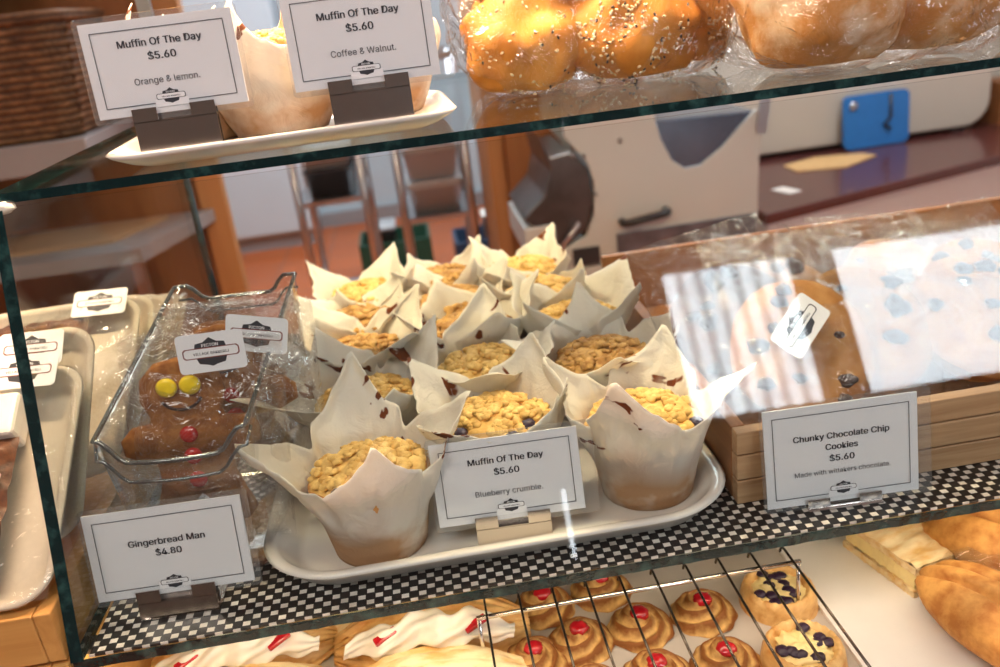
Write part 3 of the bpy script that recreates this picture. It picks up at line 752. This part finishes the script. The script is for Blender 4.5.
# ------------------------------------------------------------------ cookie box, right
def cookie_box():
    t = thing('wooden_box', 'open wooden box of packed cookies standing right of the muffin tray', 'box', (.571, .05, .0028))
    W, Dp = .86, .52
    for z0, z1 in ((.0, .024), (.0255, .050), (.0515, .074)):
        MB().box((.0, 0, z0), (W, .013, z1)).build('front_board', M['box_x'], t, False, bevel=.001)
    MB().box((0, .0135, 0), (.013, Dp-.0135, .074)).build('side_board', M['box_y'], t, False, bevel=.001)
    MB().box((W-.013, .0135, 0), (W, Dp-.0135, .074)).build('side_board', M['box_y'], t, False, bevel=.001)
    MB().box((0, Dp-.013, 0), (W, Dp, .092)).build('back_board', M['box_back'], t, False, bevel=.001)
    MB().box((.0135, .0135, 0), (W-.0135, Dp-.0135, .006)).build('base', M['box_y'], t, False)
cookie_box()
def cookie_packet(label, loc, rot, seed, stick=None, mat='cookie', R=.073, W=.165, H=.205):
    t = thing('cookie_packet', label, 'packet', loc, rot, 'cookie packets in the wooden box')
    rnd = random.Random(seed)
    for q, (dx, dy, dz) in enumerate(((0, -.012, 0), (.006, .012, .004))):
        off = Vector((seed*3, q*5, 0))
        def fn(u, v, s=1):
            a = 2*PI*u; rr = R*v*(1+.05*mn.noise(Vector((math.cos(a)*1.5, math.sin(a)*1.5, seed+q))))
            k = mn.fractal(Vector((rr*math.cos(a)*38, rr*math.sin(a)*38, seed))+off, 1, 2, 4)
            th = .0095*(max(0, 1-v**4))**.5
            return (Vector((rr*math.cos(a), -s*(th+.0022*k*(1-v**6)), rr*math.sin(a)+R+.006)), .5+.5*k)
        b = MB(); b.grid(lambda u, v: fn(u, v, 1), 48, 18, True); b.grid(lambda u, v: fn(1-u, v, -1), 48, 18, True)
        ck = b.build('cookie', M[mat], t, loc=(dx, dy, dz))
        c = MB()
        for i in range(11):
            a = rnd.random()*2*PI; r = R*math.sqrt(rnd.random())*.86
            s = rnd.uniform(.005, .012)
            c.blob((r*math.cos(a), -.0085*(max(0, 1-(r/R)**4))**.5-.001, r*math.sin(a)+R+.006), (s, .0042, s*rnd.uniform(.6, 1.)), 3, .45, 1.8, i+seed)
        c.build('chocolate_chunks', M['chip'], ck)
    pouch(W, H, .055, seed, .05, 40, 46, .006).build('bag', M['bag'], t, loc=(0, 0, -.002))
    if stick: sticker(t, .060, .036, (stick[0], -.034, stick[1]), (.0, stick[2], 0), 'ink')
    return t
cookie_packet('cookie packet with a tilted white sticker at the left end of the wooden box', (.665, .118, .028), (-.62, .14, -.10), 61, (-.008, .098, -.95))
cookie_packet('cookie packet leaning beside the stickered one, pale cookie with dark chunks', (.752, .150, .026), (-.72, .20, -.05), 62)
cookie_packet('dark cookie packet wedged against the left side board of the box', (.655, .190, .034), (-.72, -.10, .12), 63, None, 'cookie_dark')
cookie_packet('cookie packet lying further right in the wooden box', (.885, .150, .022), (-.80, .12, -.10), 64)
cookie_packet('cookie packet at far right of the wooden box near the picture edge', (.965, .215, .020), (-.85, -.1, .12), 65)
cookie_packet('cookie packet behind the stickered one near the back board', (.735, .245, .020), (-.92, .06, .03), 66)
cookie_packet('cookie packet resting behind the others towards the right', (.895, .280, .020), (-.95, .10, .08), 67)

# ------------------------------------------------------------------ bread bags on the upper shelf
def roll(t, c, r, mat, seed, seeds=0, name='seeded_roll'):
    b = MB(); off = Vector((seed, 3, seed*2))
    o = b.blob((0, 0, 0), r, 8, .17, 2.0, seed, None, -.80*r[2] if c[2] < .1 else None).build(name, M[mat], t, loc=c)
    if seeds:
        rnd = random.Random(seed); s = MB()
        for i in range(seeds):
            th = rnd.uniform(-.1, 1.)*PI; ph = math.acos(rnd.uniform(-.9, .9)); d = Vector((math.sin(ph)*math.cos(th), -abs(math.sin(ph)*math.sin(th)) if rnd.random() < .75 else math.sin(ph)*math.sin(th), math.cos(ph)))
            if mn.noise(d*2.2+off) < -.05: continue
            k = 1+.17*mn.noise(d*2.0+Vector((seed*7.3, seed*3.1, seed*1.7)))
            p = Vector((d.x*r[0], d.y*r[1], d.z*r[2]))*k*1.005
            s.cur = 1 if rnd.random() < .22 else 0
            q = d.to_track_quat('Z', 'Y').to_matrix().to_4x4() @ Matrix.Rotation(rnd.random()*PI, 4, 'Z')
            s.blob(p, (.0024, .0014, .0009), 1, 0, 1, 0, q)
        so = s.build('seeds', [M['seed'], M['seed_dark']], o); so['kind'] = 'stuff'
    return o
def bread_bag(label, loc, w_, d_, h_, seed, rolls, cat='bread bag'):
    t = thing('bread_bag', label, cat, loc, (0, 0, 0))
    for r in rolls: roll(t, *r)
    off = Vector((seed*3, seed, 0))
    def fn(u, v):
        a = 2*PI*u; ph = PI*(v*.985+.0075)
        ca, sa = math.cos(a), math.sin(a); e = .62
        sx = abs(ca)**e*(1 if ca > 0 else -1); sy = abs(sa)**e*(1 if sa > 0 else -1); sv = math.sin(ph)**.5; cz = -math.cos(ph); cz = abs(cz)**.6*(1 if cz > 0 else -1)
        p = Vector((w_/2*sx*sv, d_/2*sy*sv, h_/2+h_/2*cz))
        k = 1-2*abs(mn.noise(Vector((p.x*13+p.z*10, p.y*13, p.z*16-p.x*8))+off)); k2 = 1-2*abs(mn.noise(p*34+off))
        dr = Vector((sx*sv, sy*sv, cz*.6)); p += dr*(.010*k+.007*k2)
        p.z = max(.0006, p.z); return wrap(p)
    MB().grid(fn, 130, 80, True).build('bag', M['bread_bag'], t)
    return t
bread_bag('clear bag of seeded golden rolls on the upper shelf', (.535, .360, .3620), .285, .21, .21, 71, [
    ((-0.078, -0.035, 0.049), (.064, .060, .055), 'crust', 71, 160), ((0.03, -0.045, 0.053), (.074, .060, .059), 'crust', 72, 800), ((0.104, -0.015, 0.065), (.046, .066, .068), 'crust', 76, 600),
    ((-.060, -.010, .132), (.076, .066, .056), 'crust', 73, 260), ((.050, -.020, .140), (.074, .064, .054), 'crust', 74, 520), ((-.020, .060, .080), (.100, .035, .070), 'crust', 75, 50)])
bread_bag('clear bag of flour dusted loaf right of the seeded rolls', (.768, .240, .3620), .262, .21, .20, 72, [
    ((-0.045, -0.02, 0.069), (.084, .082, .080), 'crust_dusted', 81, 0, 'dusted_roll'), ((0.055, -0.03, 0.059), (.068, .068, .064), 'crust_dusted', 82, 0, 'dusted_roll'), ((.01, .02, .145), (.095, .06, .045), 'crust_dusted', 83, 0, 'dusted_roll')])
bread_bag('clear bag of smooth brown loaf at the right end of the upper shelf', (1.000, .222, .3620), .225, .21, .19, 73, [
    ((-0.055, -0.03, 0.059), (.064, .074, .064), 'crust_dusted', 84, 0, 'brown_loaf'), ((0.052, -0.02, 0.061), (.062, .075, .066), 'crust', 85, 0, 'brown_loaf'), ((-.01, .01, .135), (.085, .06, .045), 'crust_dusted', 86, 0, 'brown_loaf')])

# ------------------------------------------------------------------ bottom deck
o = MB().box((.02, -.12, 0), (.648, .40, .0012)).build('deck_paper', M['deck'], None, False, loc=(0, 0, -.1515)); tag(o, 'grey sheet under the biscuits on the bottom deck', 'paper')
o = MB().loft([rrect(.30, .26, .012, 0), rrect(.30, .26, .012, .004)]).build('deck_board', M['whitep'], None, False, loc=(.962, .13, -.1515)); tag(o, 'white board under the sugared pastries at bottom right', 'board')

def swirl(label, loc, seed, R=.034, cherry=(0, .0)):
    t = thing('swirl_biscuit', label, 'biscuit', loc, (0, 0, seed*1.7), 'cherry topped swirl biscuits')
    def fn(u, v):
        a = 2*PI*u; r = R*v
        sp = math.sin(9*a/3*1.0+v*20+.5*math.sin(a*2+seed)); w_ = smooth01(v, .05, .2)
        z = .019*(1-v**2.6)+.0028*sp*w_*(1-.5*v**6)
        rr = r*(1+.03*math.sin(9*a+v*6)*v)
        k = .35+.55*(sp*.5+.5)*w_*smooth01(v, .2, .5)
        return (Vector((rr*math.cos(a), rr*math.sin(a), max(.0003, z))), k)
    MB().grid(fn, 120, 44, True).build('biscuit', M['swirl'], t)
    MB().blob((cherry[0], cherry[1], .020), (.0095, .0095, .006), 4, .15, 2, seed).build('cherry', M['jam'], t)
pos = [(.417, .078, 'left of the rack, biscuit with cherry, rear row first from pastry'), (.480, .084, 'rear row second'), (.547, .088, 'rear row third, beside the danish'), (.545, .016, 'front row right, large in view under the wires'),
       (.478, .016, 'front row middle'), (.412, .014, 'front row left'), (.368, .062, 'half hidden by the cream turnover tip'), (.455, .150, 'behind the rear row, partly under the shelf edge'), (.390, .140, 'far back, nearest the turnovers')]
labs = ['cherry swirl biscuit under the left wires, first in the upper visible row', 'cherry swirl biscuit in middle of the upper visible row under the wires', 'cherry swirl biscuit at right of the upper visible row, next to the danish',
        'cherry swirl biscuit in the nearest row, right, below the danish', 'cherry swirl biscuit in the nearest row, middle, cut by the picture edge', 'cherry swirl biscuit in the nearest row, left, cut by the picture edge',
        'cherry swirl biscuit half hidden by the cream turnover tip', 'cherry swirl biscuit tucked back under the check mat edge', 'cherry swirl biscuit furthest back beside the turnovers']
for i, (x, y, _) in enumerate(pos): swirl(labs[i], (x, y, -.1500), i+1, .034)

def danish(label, loc, seed):
    t = thing('berry_danish', label, 'pastry', loc, (0, 0, seed), 'berry danishes')
    def fn(u, v):
        a = 2*PI*u; r = .040*v
        z = .010+.012*math.exp(-((v-.78)/.16)**2)-.010*smooth01(v, .9, 1.)+.0012*math.sin(24*a)*smooth01(v, .6, .8)
        return (Vector((r*math.cos(a), r*math.sin(a), z-.0095*smooth01(v, .95, 1.))), .2+.7*math.exp(-((v-.8)/.14)**2))
    MB().grid(fn, 72, 30, True).build('pastry_case', M['flaky'], t)
    c = MB(); rnd = random.Random(seed*9)
    c.blob((0, 0, .010), (.030, .030, .0105), 9, .35, 5, seed)
    c.build('custard', M['custard'], t)
    c = MB()
    for i in range(13): a = rnd.random()*6.28; q = .026*math.sqrt(rnd.random()); c.blob((q*math.cos(a), q*math.sin(a), .0185), (.0058, .0062, .0030), 3, .2, 2, i)
    c.build('berries', M['berry'], t)
danish('round berry danish under the right end of the wire rack', (.627, .088, -.150), 1)
danish('berry danish nearest the picture edge, right of the biscuits', (.615, .004, -.150), 2)

def rack():
    t = thing('wire_rack', 'thin dark wire rack standing over the cherry biscuits', 'rack', (.478, 0, -.1500))
    z = .070
    for i in range(10):
        x = -.150+i*.0335
        MB().tube([(x, .090, z-.010), (x, .086, z-.001), (x, .080, z), (x, .0, z), (x, -.115, z)], .0013, 6).build('rack_wire', M['wire'], t)
    for y in (.062, -.10): MB().tube([(-.160, y, z-.0032), (.160, y, z-.0032)], .0024, 10).build('cross_rod', M['rod'], t)
    for x in (-.158, .158):
        for y in (.062, -.10): MB().tube([(x, y, z-.003), (x, y, .002)], .002, 8).build('leg', M['rod'], t)
rack()

def turnover(label, loc, rz, seed, L_=.20, W=.10):
    t = thing('cream_turnover', label, 'pastry', loc, (0, 0, rz), 'cream turnovers')
    off = Vector((seed*3.3, seed, 0))
    def shell(k, y0, tilt, hh):
        def fn(u, v):
            x = (u-.5)*L_; wd = W*(1-.75*abs(2*u-1)**1.8)
            y = (v-.5)*wd; fl = mn.fractal(Vector((x*22, v*9, seed+k))+off, 1, 2.1, 4)
            z = hh*math.sin(PI*v)*(1-abs(2*u-1)**2.2)+.0045*fl+.0015*math.sin(v*46+3*fl)
            return Vector((x, y, z))
        b = MB(); Mx = Matrix.Translation((0, y0, .012 if k else .006)) @ Matrix.Rotation(tilt, 4, 'X')
        b.grid(fn, 60, 30, False, False, Mx); return b
    shell(0, -.022, -.30, .032).build('lower_pastry', M['flaky_pale'], t, True, .004)
    shell(1, .038, .55, .030).build('upper_pastry', M['flaky'], t, True, .004)
    c = MB(); n = 60
    path = [(-.42*L_+.84*L_*i/n, .010+.004*math.sin(i*.30), .032+.012*math.sin(PI*i/n)) for i in range(n+1)]
    def cf(u, v):
        i = v*n; j = min(n-1, int(i)); p = Vector(path[j]).lerp(Vector(path[j+1]), i-j); a = 2*PI*u
        r = (.0165+.0028*math.sin(5*a+i*.35)+.0022*math.sin(i*.62))*max(.1, math.sin(PI*min(.98, max(.02, v))))**.4
        return (p.x+.3*r*math.sin(a), p.y+r*math.cos(a), p.z+r*math.sin(a))
    c.grid(cf, 40, 120, True); c.build('whipped_cream', M['cream'], t)
    for q in (-.20, .24): MB().box((-.012, -.004, -.002), (.012, .004, .004), Matrix.Translation((q*L_, .002, .050)) @ Matrix.Rotation(.4, 4, 'X') @ Matrix.Rotation(.5, 4, 'Z')).build('jam_stripe', M['jam'], t, False, bevel=.0015)
turnover('cream turnover in the middle of the bottom deck, tip touching the wire rack', (.268, .075, -.150), -.05, 1, .20, .105)
turnover('cream turnover at the bottom left under the corner of the case', (.075, .095, -.150), .08, 2, .20, .105)
turnover('cream turnover behind the middle one below the check mat', (.235, .190, -.150), -.10, 3, .19, .10)

def sugared(label, loc, rot, seed, r):
    t = thing('sugared_pastry', label, 'pastry', loc, rot, 'sugared pastries on the white board')
    def fn(u, v):
        a = 2*PI*u; ph = PI*(v*.98+.01); d = Vector((math.sin(ph)*math.cos(a), math.sin(ph)*math.sin(a), -math.cos(ph)))
        crease = math.exp(-((d.y-.25-.1*d.x)/.07)**2)*.16+math.exp(-((d.y+.35+.12*d.x)/.06)**2)*.13
        k = 1+.06*mn.noise(d*2+Vector((seed, 0, 0)))-(crease if d.z > 0 else 0)+.012*mn.noise(d*12+Vector((0, seed, 0)))
        p = Vector((d.x*r[0], d.y*r[1], d.z*r[2]+r[2]))*k; p.z = max(.0005, p.z); return wrap(p)
    MB().grid(fn, 90, 50, True).build('pastry', M['sugar'], t)
sugared('large sugared pastry nearest at bottom right', (.800, -.045, -.147), (0, 0, -1.15), 1, (.105, .052, .034))
sugared('large sugared pastry behind the nearest one at bottom right', (.878, .030, -.147), (0, 0, -1.0), 2, (.125, .055, .040))
sugared('sugared pastry at the far right edge of the picture', (.985, .03, -.147), (0, 0, -.95), 3, (.11, .055, .035))
def cslice(label, loc, rz):
    t = thing('custard_slice', label, 'pastry', loc, (0, 0, rz))
    def layer(z0, z1, w_, d_, sd):
        b = MB(); b.grid(lambda u, v: ((u-.5)*w_+.004*mn.noise(Vector((v*7, u*3, sd))), (v-.5)*d_, z1+.003*mn.fractal(Vector((u*5, v*8, sd)), 1, 2, 3)), 40, 30)
        b.grid(lambda u, v: ((.5-u)*w_, (v-.5)*d_, z0), 40, 30)
        for s in (-1, 1):
            b.grid(lambda u, v: ((u-.5)*w_, s*d_/2+.003*mn.noise(Vector((u*20, v*4, sd))), z0+(z1-z0)*v), 40, 6)
            b.grid(lambda u, v: (s*w_/2+.003*mn.noise(Vector((u*20, v*4, sd))), (u-.5)*d_, z0+(z1-z0)*v), 40, 6)
        return b
    layer(.0, .008, .12, .10, 1).build('pastry_base', M['flaky_pale'], t)
    layer(.009, .026, .115, .096, 2).build('custard', M['custard'], t)
    layer(.027, .036, .12, .10, 3).build('pastry_lid', M['flaky_pale'], t)
cslice('pale layered custard slice behind the sugared pastries', (.800, .118, -.1473), .25)

t = MB().grid(lambda u, v: (Vector(((u-.5)*.34, (v-.5)*.24, .004+.082*(max(0, math.sin(PI*u))*max(0, math.sin(PI*v)))**.38+.010*(1-2*abs(mn.noise(Vector((u*7, v*6, 3)))))*min(1, 6*min(u, 1-u, v, 1-v))))), 80, 60)
o = t.build('plastic_bag', M['bread_bag'], None, loc=(.955, .02, -.1473), rot=(0, 0, .35)); tag(o, 'clear crinkled plastic bag draped over the sugared pastries on the bottom deck', 'bag')

# ------------------------------------------------------------------ bakery behind the case
def shelf_unit():
    t = thing('shelving_unit', 'brown timber shelving unit with grey shelves at the left behind the case', 'shelving', (-.95, 2.0, -1))
    MB().box((-1.2, .26, 0), (.64, .30, 2.0)).build('back_board', M['timber'], t, False)
    MB().box((.585, .20, 0), (.66, .26, 2.0)).build('side_post', M['timber_edge'], t, False)
    MB().box((-1.2, -.22, 1.155), (.44, .25, 1.235)).build('shelf', M['grey'], t, False, bevel=.004)
    MB().box((-1.2, -.22, 1.62), (.27, .25, 1.68)).build('shelf', M['grey'], t, False, bevel=.004)
    MB().slab([(-1.2, -.22), (.50, -.22), (.62, .20), (-1.2, .25)], .885, .925).build('bench_shelf', M['grey'], t, False)
    MB().box((-1.2, -.10, .46), (.50, .25, .50)).build('shelf', M['timber'], t, False)
    for x in (-1.15, .45): MB().box((x, -.18, 0), (x+.03, -.15, .885)).build('leg', M['steel'], t, False)
shelf_unit()
def basket():
    t = thing('wicker_basket', 'brown wicker basket on the grey shelf at top left', 'basket', (-.80, 1.98, .2365))
    hx, hy, h = .30, .19, .30; rows_ = 16; rings = []
    for j in range(rows_+1):
        z = h*j/rows_; tp = .86+.14*j/rows_; base = rrect(hx*tp, hy*tp, .05, z, 30); n = len(base); ring = []
        for i, p in enumerate(base):
            d = Vector((p.x, p.y, 0)).normalized(); ring.append(p+d*.013*math.sin(i*PI/3+(PI if j % 2 else 0)))
        rings.append(ring)
    b = MB(); b.loft(rings, True, False); b.build('woven_side', M['wicker'], t, True, .006)
    r = MB(); ring = rrect(hx*1.02, hy*1.02, .05, h, 12); r.tube(ring, .014, 8, True); r.build('rim', M['wicker'], t)
basket()
def sheet(name, label, cat, poly, z0, z1, mat, loc, rot=(0, 0, 0), grp=None):
    o = MB().slab(poly, z0, z1).build(name, M[mat], None, False, loc=loc, rot=rot); return tag(o, label, cat, grp)
sheet('cardboard_sheet', 'flat brown cardboard sheet on the steel bench at left', 'cardboard', [(-.3, -.12), (.22, -.14), (.33, .10), (-.26, .12)], 0, .012, 'card_brown', (-.78, 2.02, -.0745), (0, 0, .05))
def box_low():
    t = thing('cardboard_box', 'open brown cardboard box on the low shelf under the steel bench', 'box', (-.70, 2.05, -.4995))
    b = MB().box((-.22, -.12, 0), (.22, .14, .01)); b.build('box_base', M['card_brown'], t, False)
    for lo, hi in (((-.22, -.12, .01), (.22, -.112, .16)), ((-.22, .132, .01), (.22, .14, .16)), ((-.22, -.112, .01), (-.212, .132, .16)), ((.212, -.112, .01), (.22, .132, .16))):
        MB().box(lo, hi).build('box_side', M['card_brown'], t, False)
    MB().box((-.22, 0, 0), (.22, .09, .006), Matrix.Translation((0, -.12, .16)) @ Matrix.Rotation(PI*1.12, 4, 'X')).build('flap', M['card_brown'], t, False)
box_low()
def fridge():
    t = thing('fridge', 'tall white fridge against the pale blue back wall', 'fridge', (-.72, 5.3, -1))
    MB().box((-.42, -.06, .09), (.32, .36, 1.95)).build('cabinet', M['fridge'], t, False, bevel=.01)
    MB().box((-.41, -.10, .11), (.31, -.062, 1.93)).build('door', M['fridge'], t, False, bevel=.01)
    MB().box((-.42, -.05, .0), (.32, .36, .088)).build('plinth', M['grey'], t, False)
    MB().box((.26, -.135, .8), (.285, -.102, 1.3)).build('handle', M['steel'], t, False, bevel=.006)
fridge()
def trolley(label, x0, x1, y0, y1, shelves):
    t = thing('rack_trolley', label, 'trolley', (x0, y0, -1), (0, 0, 0), 'steel rack trolleys')
    for x in (0, x1-x0):
        for y in (0, y1-y0):
            MB().tube([(x, y, .05), (x, y, 1.25)], .018, 10).build('post', M['steel'], t)
            MB().lathe([(.02, -.008), (.045, -.006), (.045, .006), (.02, .008)], 20, Matrix.Translation((x, y, .045)) @ Matrix.Rotation(PI/2, 4, 'X')).build('castor', M['blackp'], t)
    for z in shelves:
        MB().box((-.01, -.01, z-.012), (x1-x0+.01, y1-y0+.01, z+.008)).build('shelf', M['steel'], t, False)
    for y in (0, y1-y0): MB().tube([(0, y, 1.25), (x1-x0, y, 1.25)], .016, 8).build('top_rail', M['steel'], t)
    return t
trolley('steel rack trolley left, carrying a black tub, behind the muffins', -.17, .105, 3.0, 3.42, (.25, .73))
trolley('steel rack trolley right, carrying pale translucent tubs, behind the muffins', .255, .545, 3.0, 3.42, (.25, .60))
def tub(label, loc, hx, hy, h, mat, lid, grp=None):
    t = thing('storage_tub', label, 'tub', loc, (0, 0, 0), grp)
    r = [rrect(hx*.9, hy*.9, .02, .0, 5), rrect(hx, hy, .02, h*.93, 5), rrect(hx*1.06, hy*1.06, .02, h*.93, 5), rrect(hx*1.06, hy*1.06, .02, h, 5), rrect(hx*.96, hy*.96, .02, h, 5), rrect(hx*.86, hy*.86, .02, .01, 5)]
    MB().loft(r).build('tub_body', M[mat], t)
    if lid: MB().loft([rrect(hx*1.08, hy*1.08, .02, h+.002, 5), rrect(hx*1.08, hy*1.08, .02, h+.02, 5)]).build('lid', M[lid], t)
tub('black tub on the left trolley shelf', (-.03, 3.2, -.2615), .10, .17, .12, 'blackp', None)
tub('grey lidded tub stacked on the black tub of the left trolley', (-.03, 3.2, -.1405), .10, .17, .07, 'lidgrey', 'lidgrey')
for i, (z, lb) in enumerate(((-.3915, 'pale translucent tub, lowest of the stack on the right trolley'), (-.2445, 'pale translucent tub in the middle of the stack on the right trolley'), (-.0975, 'pale translucent tub on top of the stack on the right trolley'))):
    tub(lb, (.40, 3.2, z), .112, .17, .122, 'tub', 'lidgrey', 'translucent tubs')
def crate_open(name, label, loc, hx, hy, h, mat, cat='crate'):
    t = thing(name, label, cat, loc)
    MB().box((-hx, -hy, 0), (hx, hy, .012)).build('crate_base', M[mat], t, False)
    for s in (-1, 1):
        for (lo, hi) in (((-hx, s*hy-.008, .012), (hx, s*hy+.008, h*.45)), ((-hx, s*hy-.008, h*.6), (hx, s*hy+.008, h)), ((-hx, s*hy-.008, h*.45), (-hx+.05, s*hy+.008, h*.6)), ((hx-.05, s*hy-.008, h*.45), (hx, s*hy+.008, h*.6))):
            MB().box(lo, hi).build('crate_side', M[mat], t, False)
        MB().box((s*hx-.008, -hy+.009, .012), (s*hx+.008, hy-.009, h)).build('crate_end', M[mat], t, False)
    return t
crate_open('plastic_crate', 'dark green plastic crate on the terracotta floor behind the trolleys', (.16, 4.15, -.9995), .19, .16, .26, 'green')
tub('black lidded tub standing in the green crate', (.10, 4.15, -.9865), .07, .10, .30, 'blackp', 'lidgrey')
crate_open('plastic_crate', 'navy blue plastic crate on the floor beside the timber cupboard', (.66, 4.0, -.9995), .17, .16, .24, 'navy')
tub('white tub standing in the navy crate', (.70, 4.0, -.9865), .05, .06, .34, 'whitep', None)
def cupboard():
    t = thing('timber_cupboard', 'tall brown timber cupboard behind the bread slicer', 'cupboard', (.60, 2.55, -1))
    MB().box((0.0, 0, 0), (.055, .5, 1.9)).build('edge_post', M['timber_edge'], t, False)
    MB().box((.056, .012, .06), (.60, .5, 1.9)).build('carcass', M['timber'], t, False)
    MB().box((.065, -.008, .10), (.33, .011, 1.85)).build('door', M['timber'], t, False, bevel=.004)
    MB().box((.335, -.008, .10), (.59, .011, 1.85)).build('door', M['timber'], t, False, bevel=.004)
    MB().box((.30, -.03, .85), (.312, -.009, 1.0)).build('handle', M['steel'], t, False, bevel=.003)
cupboard()
def slicer():
    t = thing('bread_slicer', 'cream enamel bread slicing machine with black handle and steel chute', 'bread slicer', (1.05, 1.90, -1))
    q = lambda pts: [(x-1.05, z+1) for x, z in pts]
    plate = q([(.722, -.355), (1.353, -.353), (1.366, .045), (1.350, .050), (1.245, -.050), (1.18, -.092), (1.13, -.096), (1.09, -.065), (1.06, .0), (1.045, .06), (1.03, .19), (.775, .19), (.770, .045), (.79, .02), (.835, -.04), (.85, -.10), (.842, -.20), (.812, -.262), (.732, -.295)])
    MB().prism(list(reversed(plate)), 0, .02).build('side_plate', M['slicer'], t, False, bevel=.003)
    far = [(x, z) for x, z in plate]
    MB().prism(list(reversed(far)), .40, .42).build('side_plate', M['slicer'], t, False, bevel=.003)
    MB().box((-.20, .0205, .70), (.29, .399, .85)).build('body', M['slicer'], t, False)
    MB().box((-.19, .0205, .851), (.0, .399, 1.18)).build('upper_body', M['slicer'], t, False)
    g = MB()          # curved stainless loaf guard seen through the dip of the plate
    prof = [(1.35, .046), (1.035, .056), (1.045, -.03), (1.08, -.085), (1.13, -.115), (1.19, -.11), (1.26, -.07), (1.34, .0)]
    MB().prism(list(reversed(q(prof))), .010, .39).build('loaf_guard', M['bluesteel'], t, False, bevel=.004)
    c = MB()          # dark infeed chute at the left
    c.prism(list(reversed(q([(.70, .055), (.725, -.01), (.79, .0), (.838, -.06), (.845, -.16), (.815, -.245), (.735, -.285), (.628, -.185), (.70, -.12), (.722, -.05)]))), .010, .38)
    c.build('chute', M['steel_dark'], t, False, bevel=.006)
    MB().box((-.425, .0, .70), (-.33, .39, .79), Matrix.Identity(4)).build('infeed_base', M['slicer'], t, False, bevel=.004)
    MB().tube([(-.33, -.004, .70), (-.26, -.02, .79)], .007, 8).build('chute_lever', M['steel'], t)
    h = MB()
    h.tube([(-.125, -.002, .770), (-.125, -.03, .770), (-.11, -.036, .771), (0, -.036, .785), (.012, -.03, .787), (.012, -.002, .787)], .012, 10)
    h.build('handle', M['blackp'], t)
    MB().box((-.145, -.008, .585), (.30, -.001, .735)).build('steel_panel', M['panel_steel'], t, False, bevel=.003)
    MB().box((-.285, -.006, .650), (-.20, -.001, .705)).build('rating_plate', M['label_dark'], t, False)
    tx = MB(); add_text(tx, 'CE', .030, -.308, .660, -.0015, .01); tx.build('ce_mark', M['ink'], t, False)
    for x, z in ((-.225, .985), (-.115, 1.015), (-.26, .99), (-.20, .865), (.24, .70)):
        MB().lathe([(.007, 0), (.007, .008), (.004, .012)], 12, Matrix.Translation((x, -.0005, z)) @ Matrix.Rotation(PI/2, 4, 'X')).build('screw', M['screw'], t)
    b = MB(); b.prism([(p.x, p.y) for p in rrect(.016, .055, .015, 0, 5)], -.006, 0, Matrix.Translation((.322, -.001, 1.03)) @ Matrix.Rotation(.15, 4, 'Y')); b.build('hinge_plate', M['steel'], t, False)
    MB().box((-.33, .0, .0), (.30, .42, .640)).build('stand', M['slicer'], t, False, bevel=.004)
slicer()
def counter():
    t = thing('work_counter', 'long counter with dark red top behind the cookie box', 'counter', (2.2, 2.7, -1))
    q = lambda pts: [(x-2.2, y-2.7) for x, y in pts]
    MB().slab(q([(1.49, 2.15), (3.9, 2.90), (3.9, 3.25), (1.49, 3.25)]), .61, .65).build('worktop', M['redtop'], t, False, bevel=.006)
    MB().slab(q([(1.52, 2.21), (3.85, 2.94), (3.85, 3.22), (1.52, 3.22)]), 0, .609).build('base_unit', M['white_wall'], t, False)
counter()
sheet('kraft_sheet', 'creased brown kraft paper sheet lying on the dark red counter', 'paper', [(-.17, -.10), (.02, -.12), (.20, .02), (.17, .09), (-.02, .12), (-.18, .03)], 0, .004, 'kraft', (2.02, 2.76, -.3495), (0, 0, -.1))
sheet('paper_tag', 'small white tag lying on the dark red counter beside the slicer', 'paper', [(-.03, -.05), (.03, -.05), (.03, .05), (-.03, .05)], 0, .003, 'whitep', (1.68, 2.42, -.3495), (0, 0, .3))
def clip():
    t = thing('cutting_board', 'blue plastic board with hanging hook leaning on the beige appliance', 'board', (2.31, 2.93, -.349), (-.06, 0, .05))
    MB().loft([[Vector((p.x, y, p.y+.115)) for p in rrect(.15, .112, .03, 0, 6)] for y in (-.010, .010)]).build('board', M['blueb'], t, False)
    MB().lathe([(.018, 0), (.018, .006), (.008, .006)], 16, Matrix.Translation((-.11, -.011, .185)) @ Matrix.Rotation(PI/2, 4, 'X')).build('knob', M['steel'], t)
    MB().tube([(.06, -.013, .215), (.06, -.016, .12), (.03, -.016, .09), (.06, -.016, .07)], .007, 8).build('hook', M['blackp'], t)
clip()
def appliance():
    t = thing('bread_cabinet', 'large beige cabinet with rounded corner on the dark red counter', 'cabinet', (2.25, 3.10, -.3495))
    pts = [(-.62, .02), (.50, .02)]+[(.50+.11*math.sin(a), .13-.11*math.cos(a)) for a in [i*PI/2/8 for i in range(1, 9)]]+[(.61, .55), (-.62, .55)]
    MB().prism(pts, -.12, .13).build('cabinet_shell', M['taupe'], t, False, bevel=.01)
    MB().box((-.30, -.128, .33), (-.08, -.121, .42)).build('vent_panel', M['label_dark'], t, False)
    for x in (-.5, .45): MB().box((x, -.1, 0), (x+.06, .1, .0195)).build('foot', M['blackp'], t, False)
appliance()
for i, (z, lb) in enumerate(((-.3495, 'long brown plank lying lowest on the counter at right'), (-.2885, 'long brown plank in the middle of the pile at right'), (-.2275, 'long brown plank on top of the pile at right'))):
    o = MB().box((-.55, -.09, 0), (.55, .09, .06)).build('wood_plank', M['timber'], None, False, loc=(3.48, 3.10, z)); tag(o, lb, 'plank', 'planks piled on the counter')
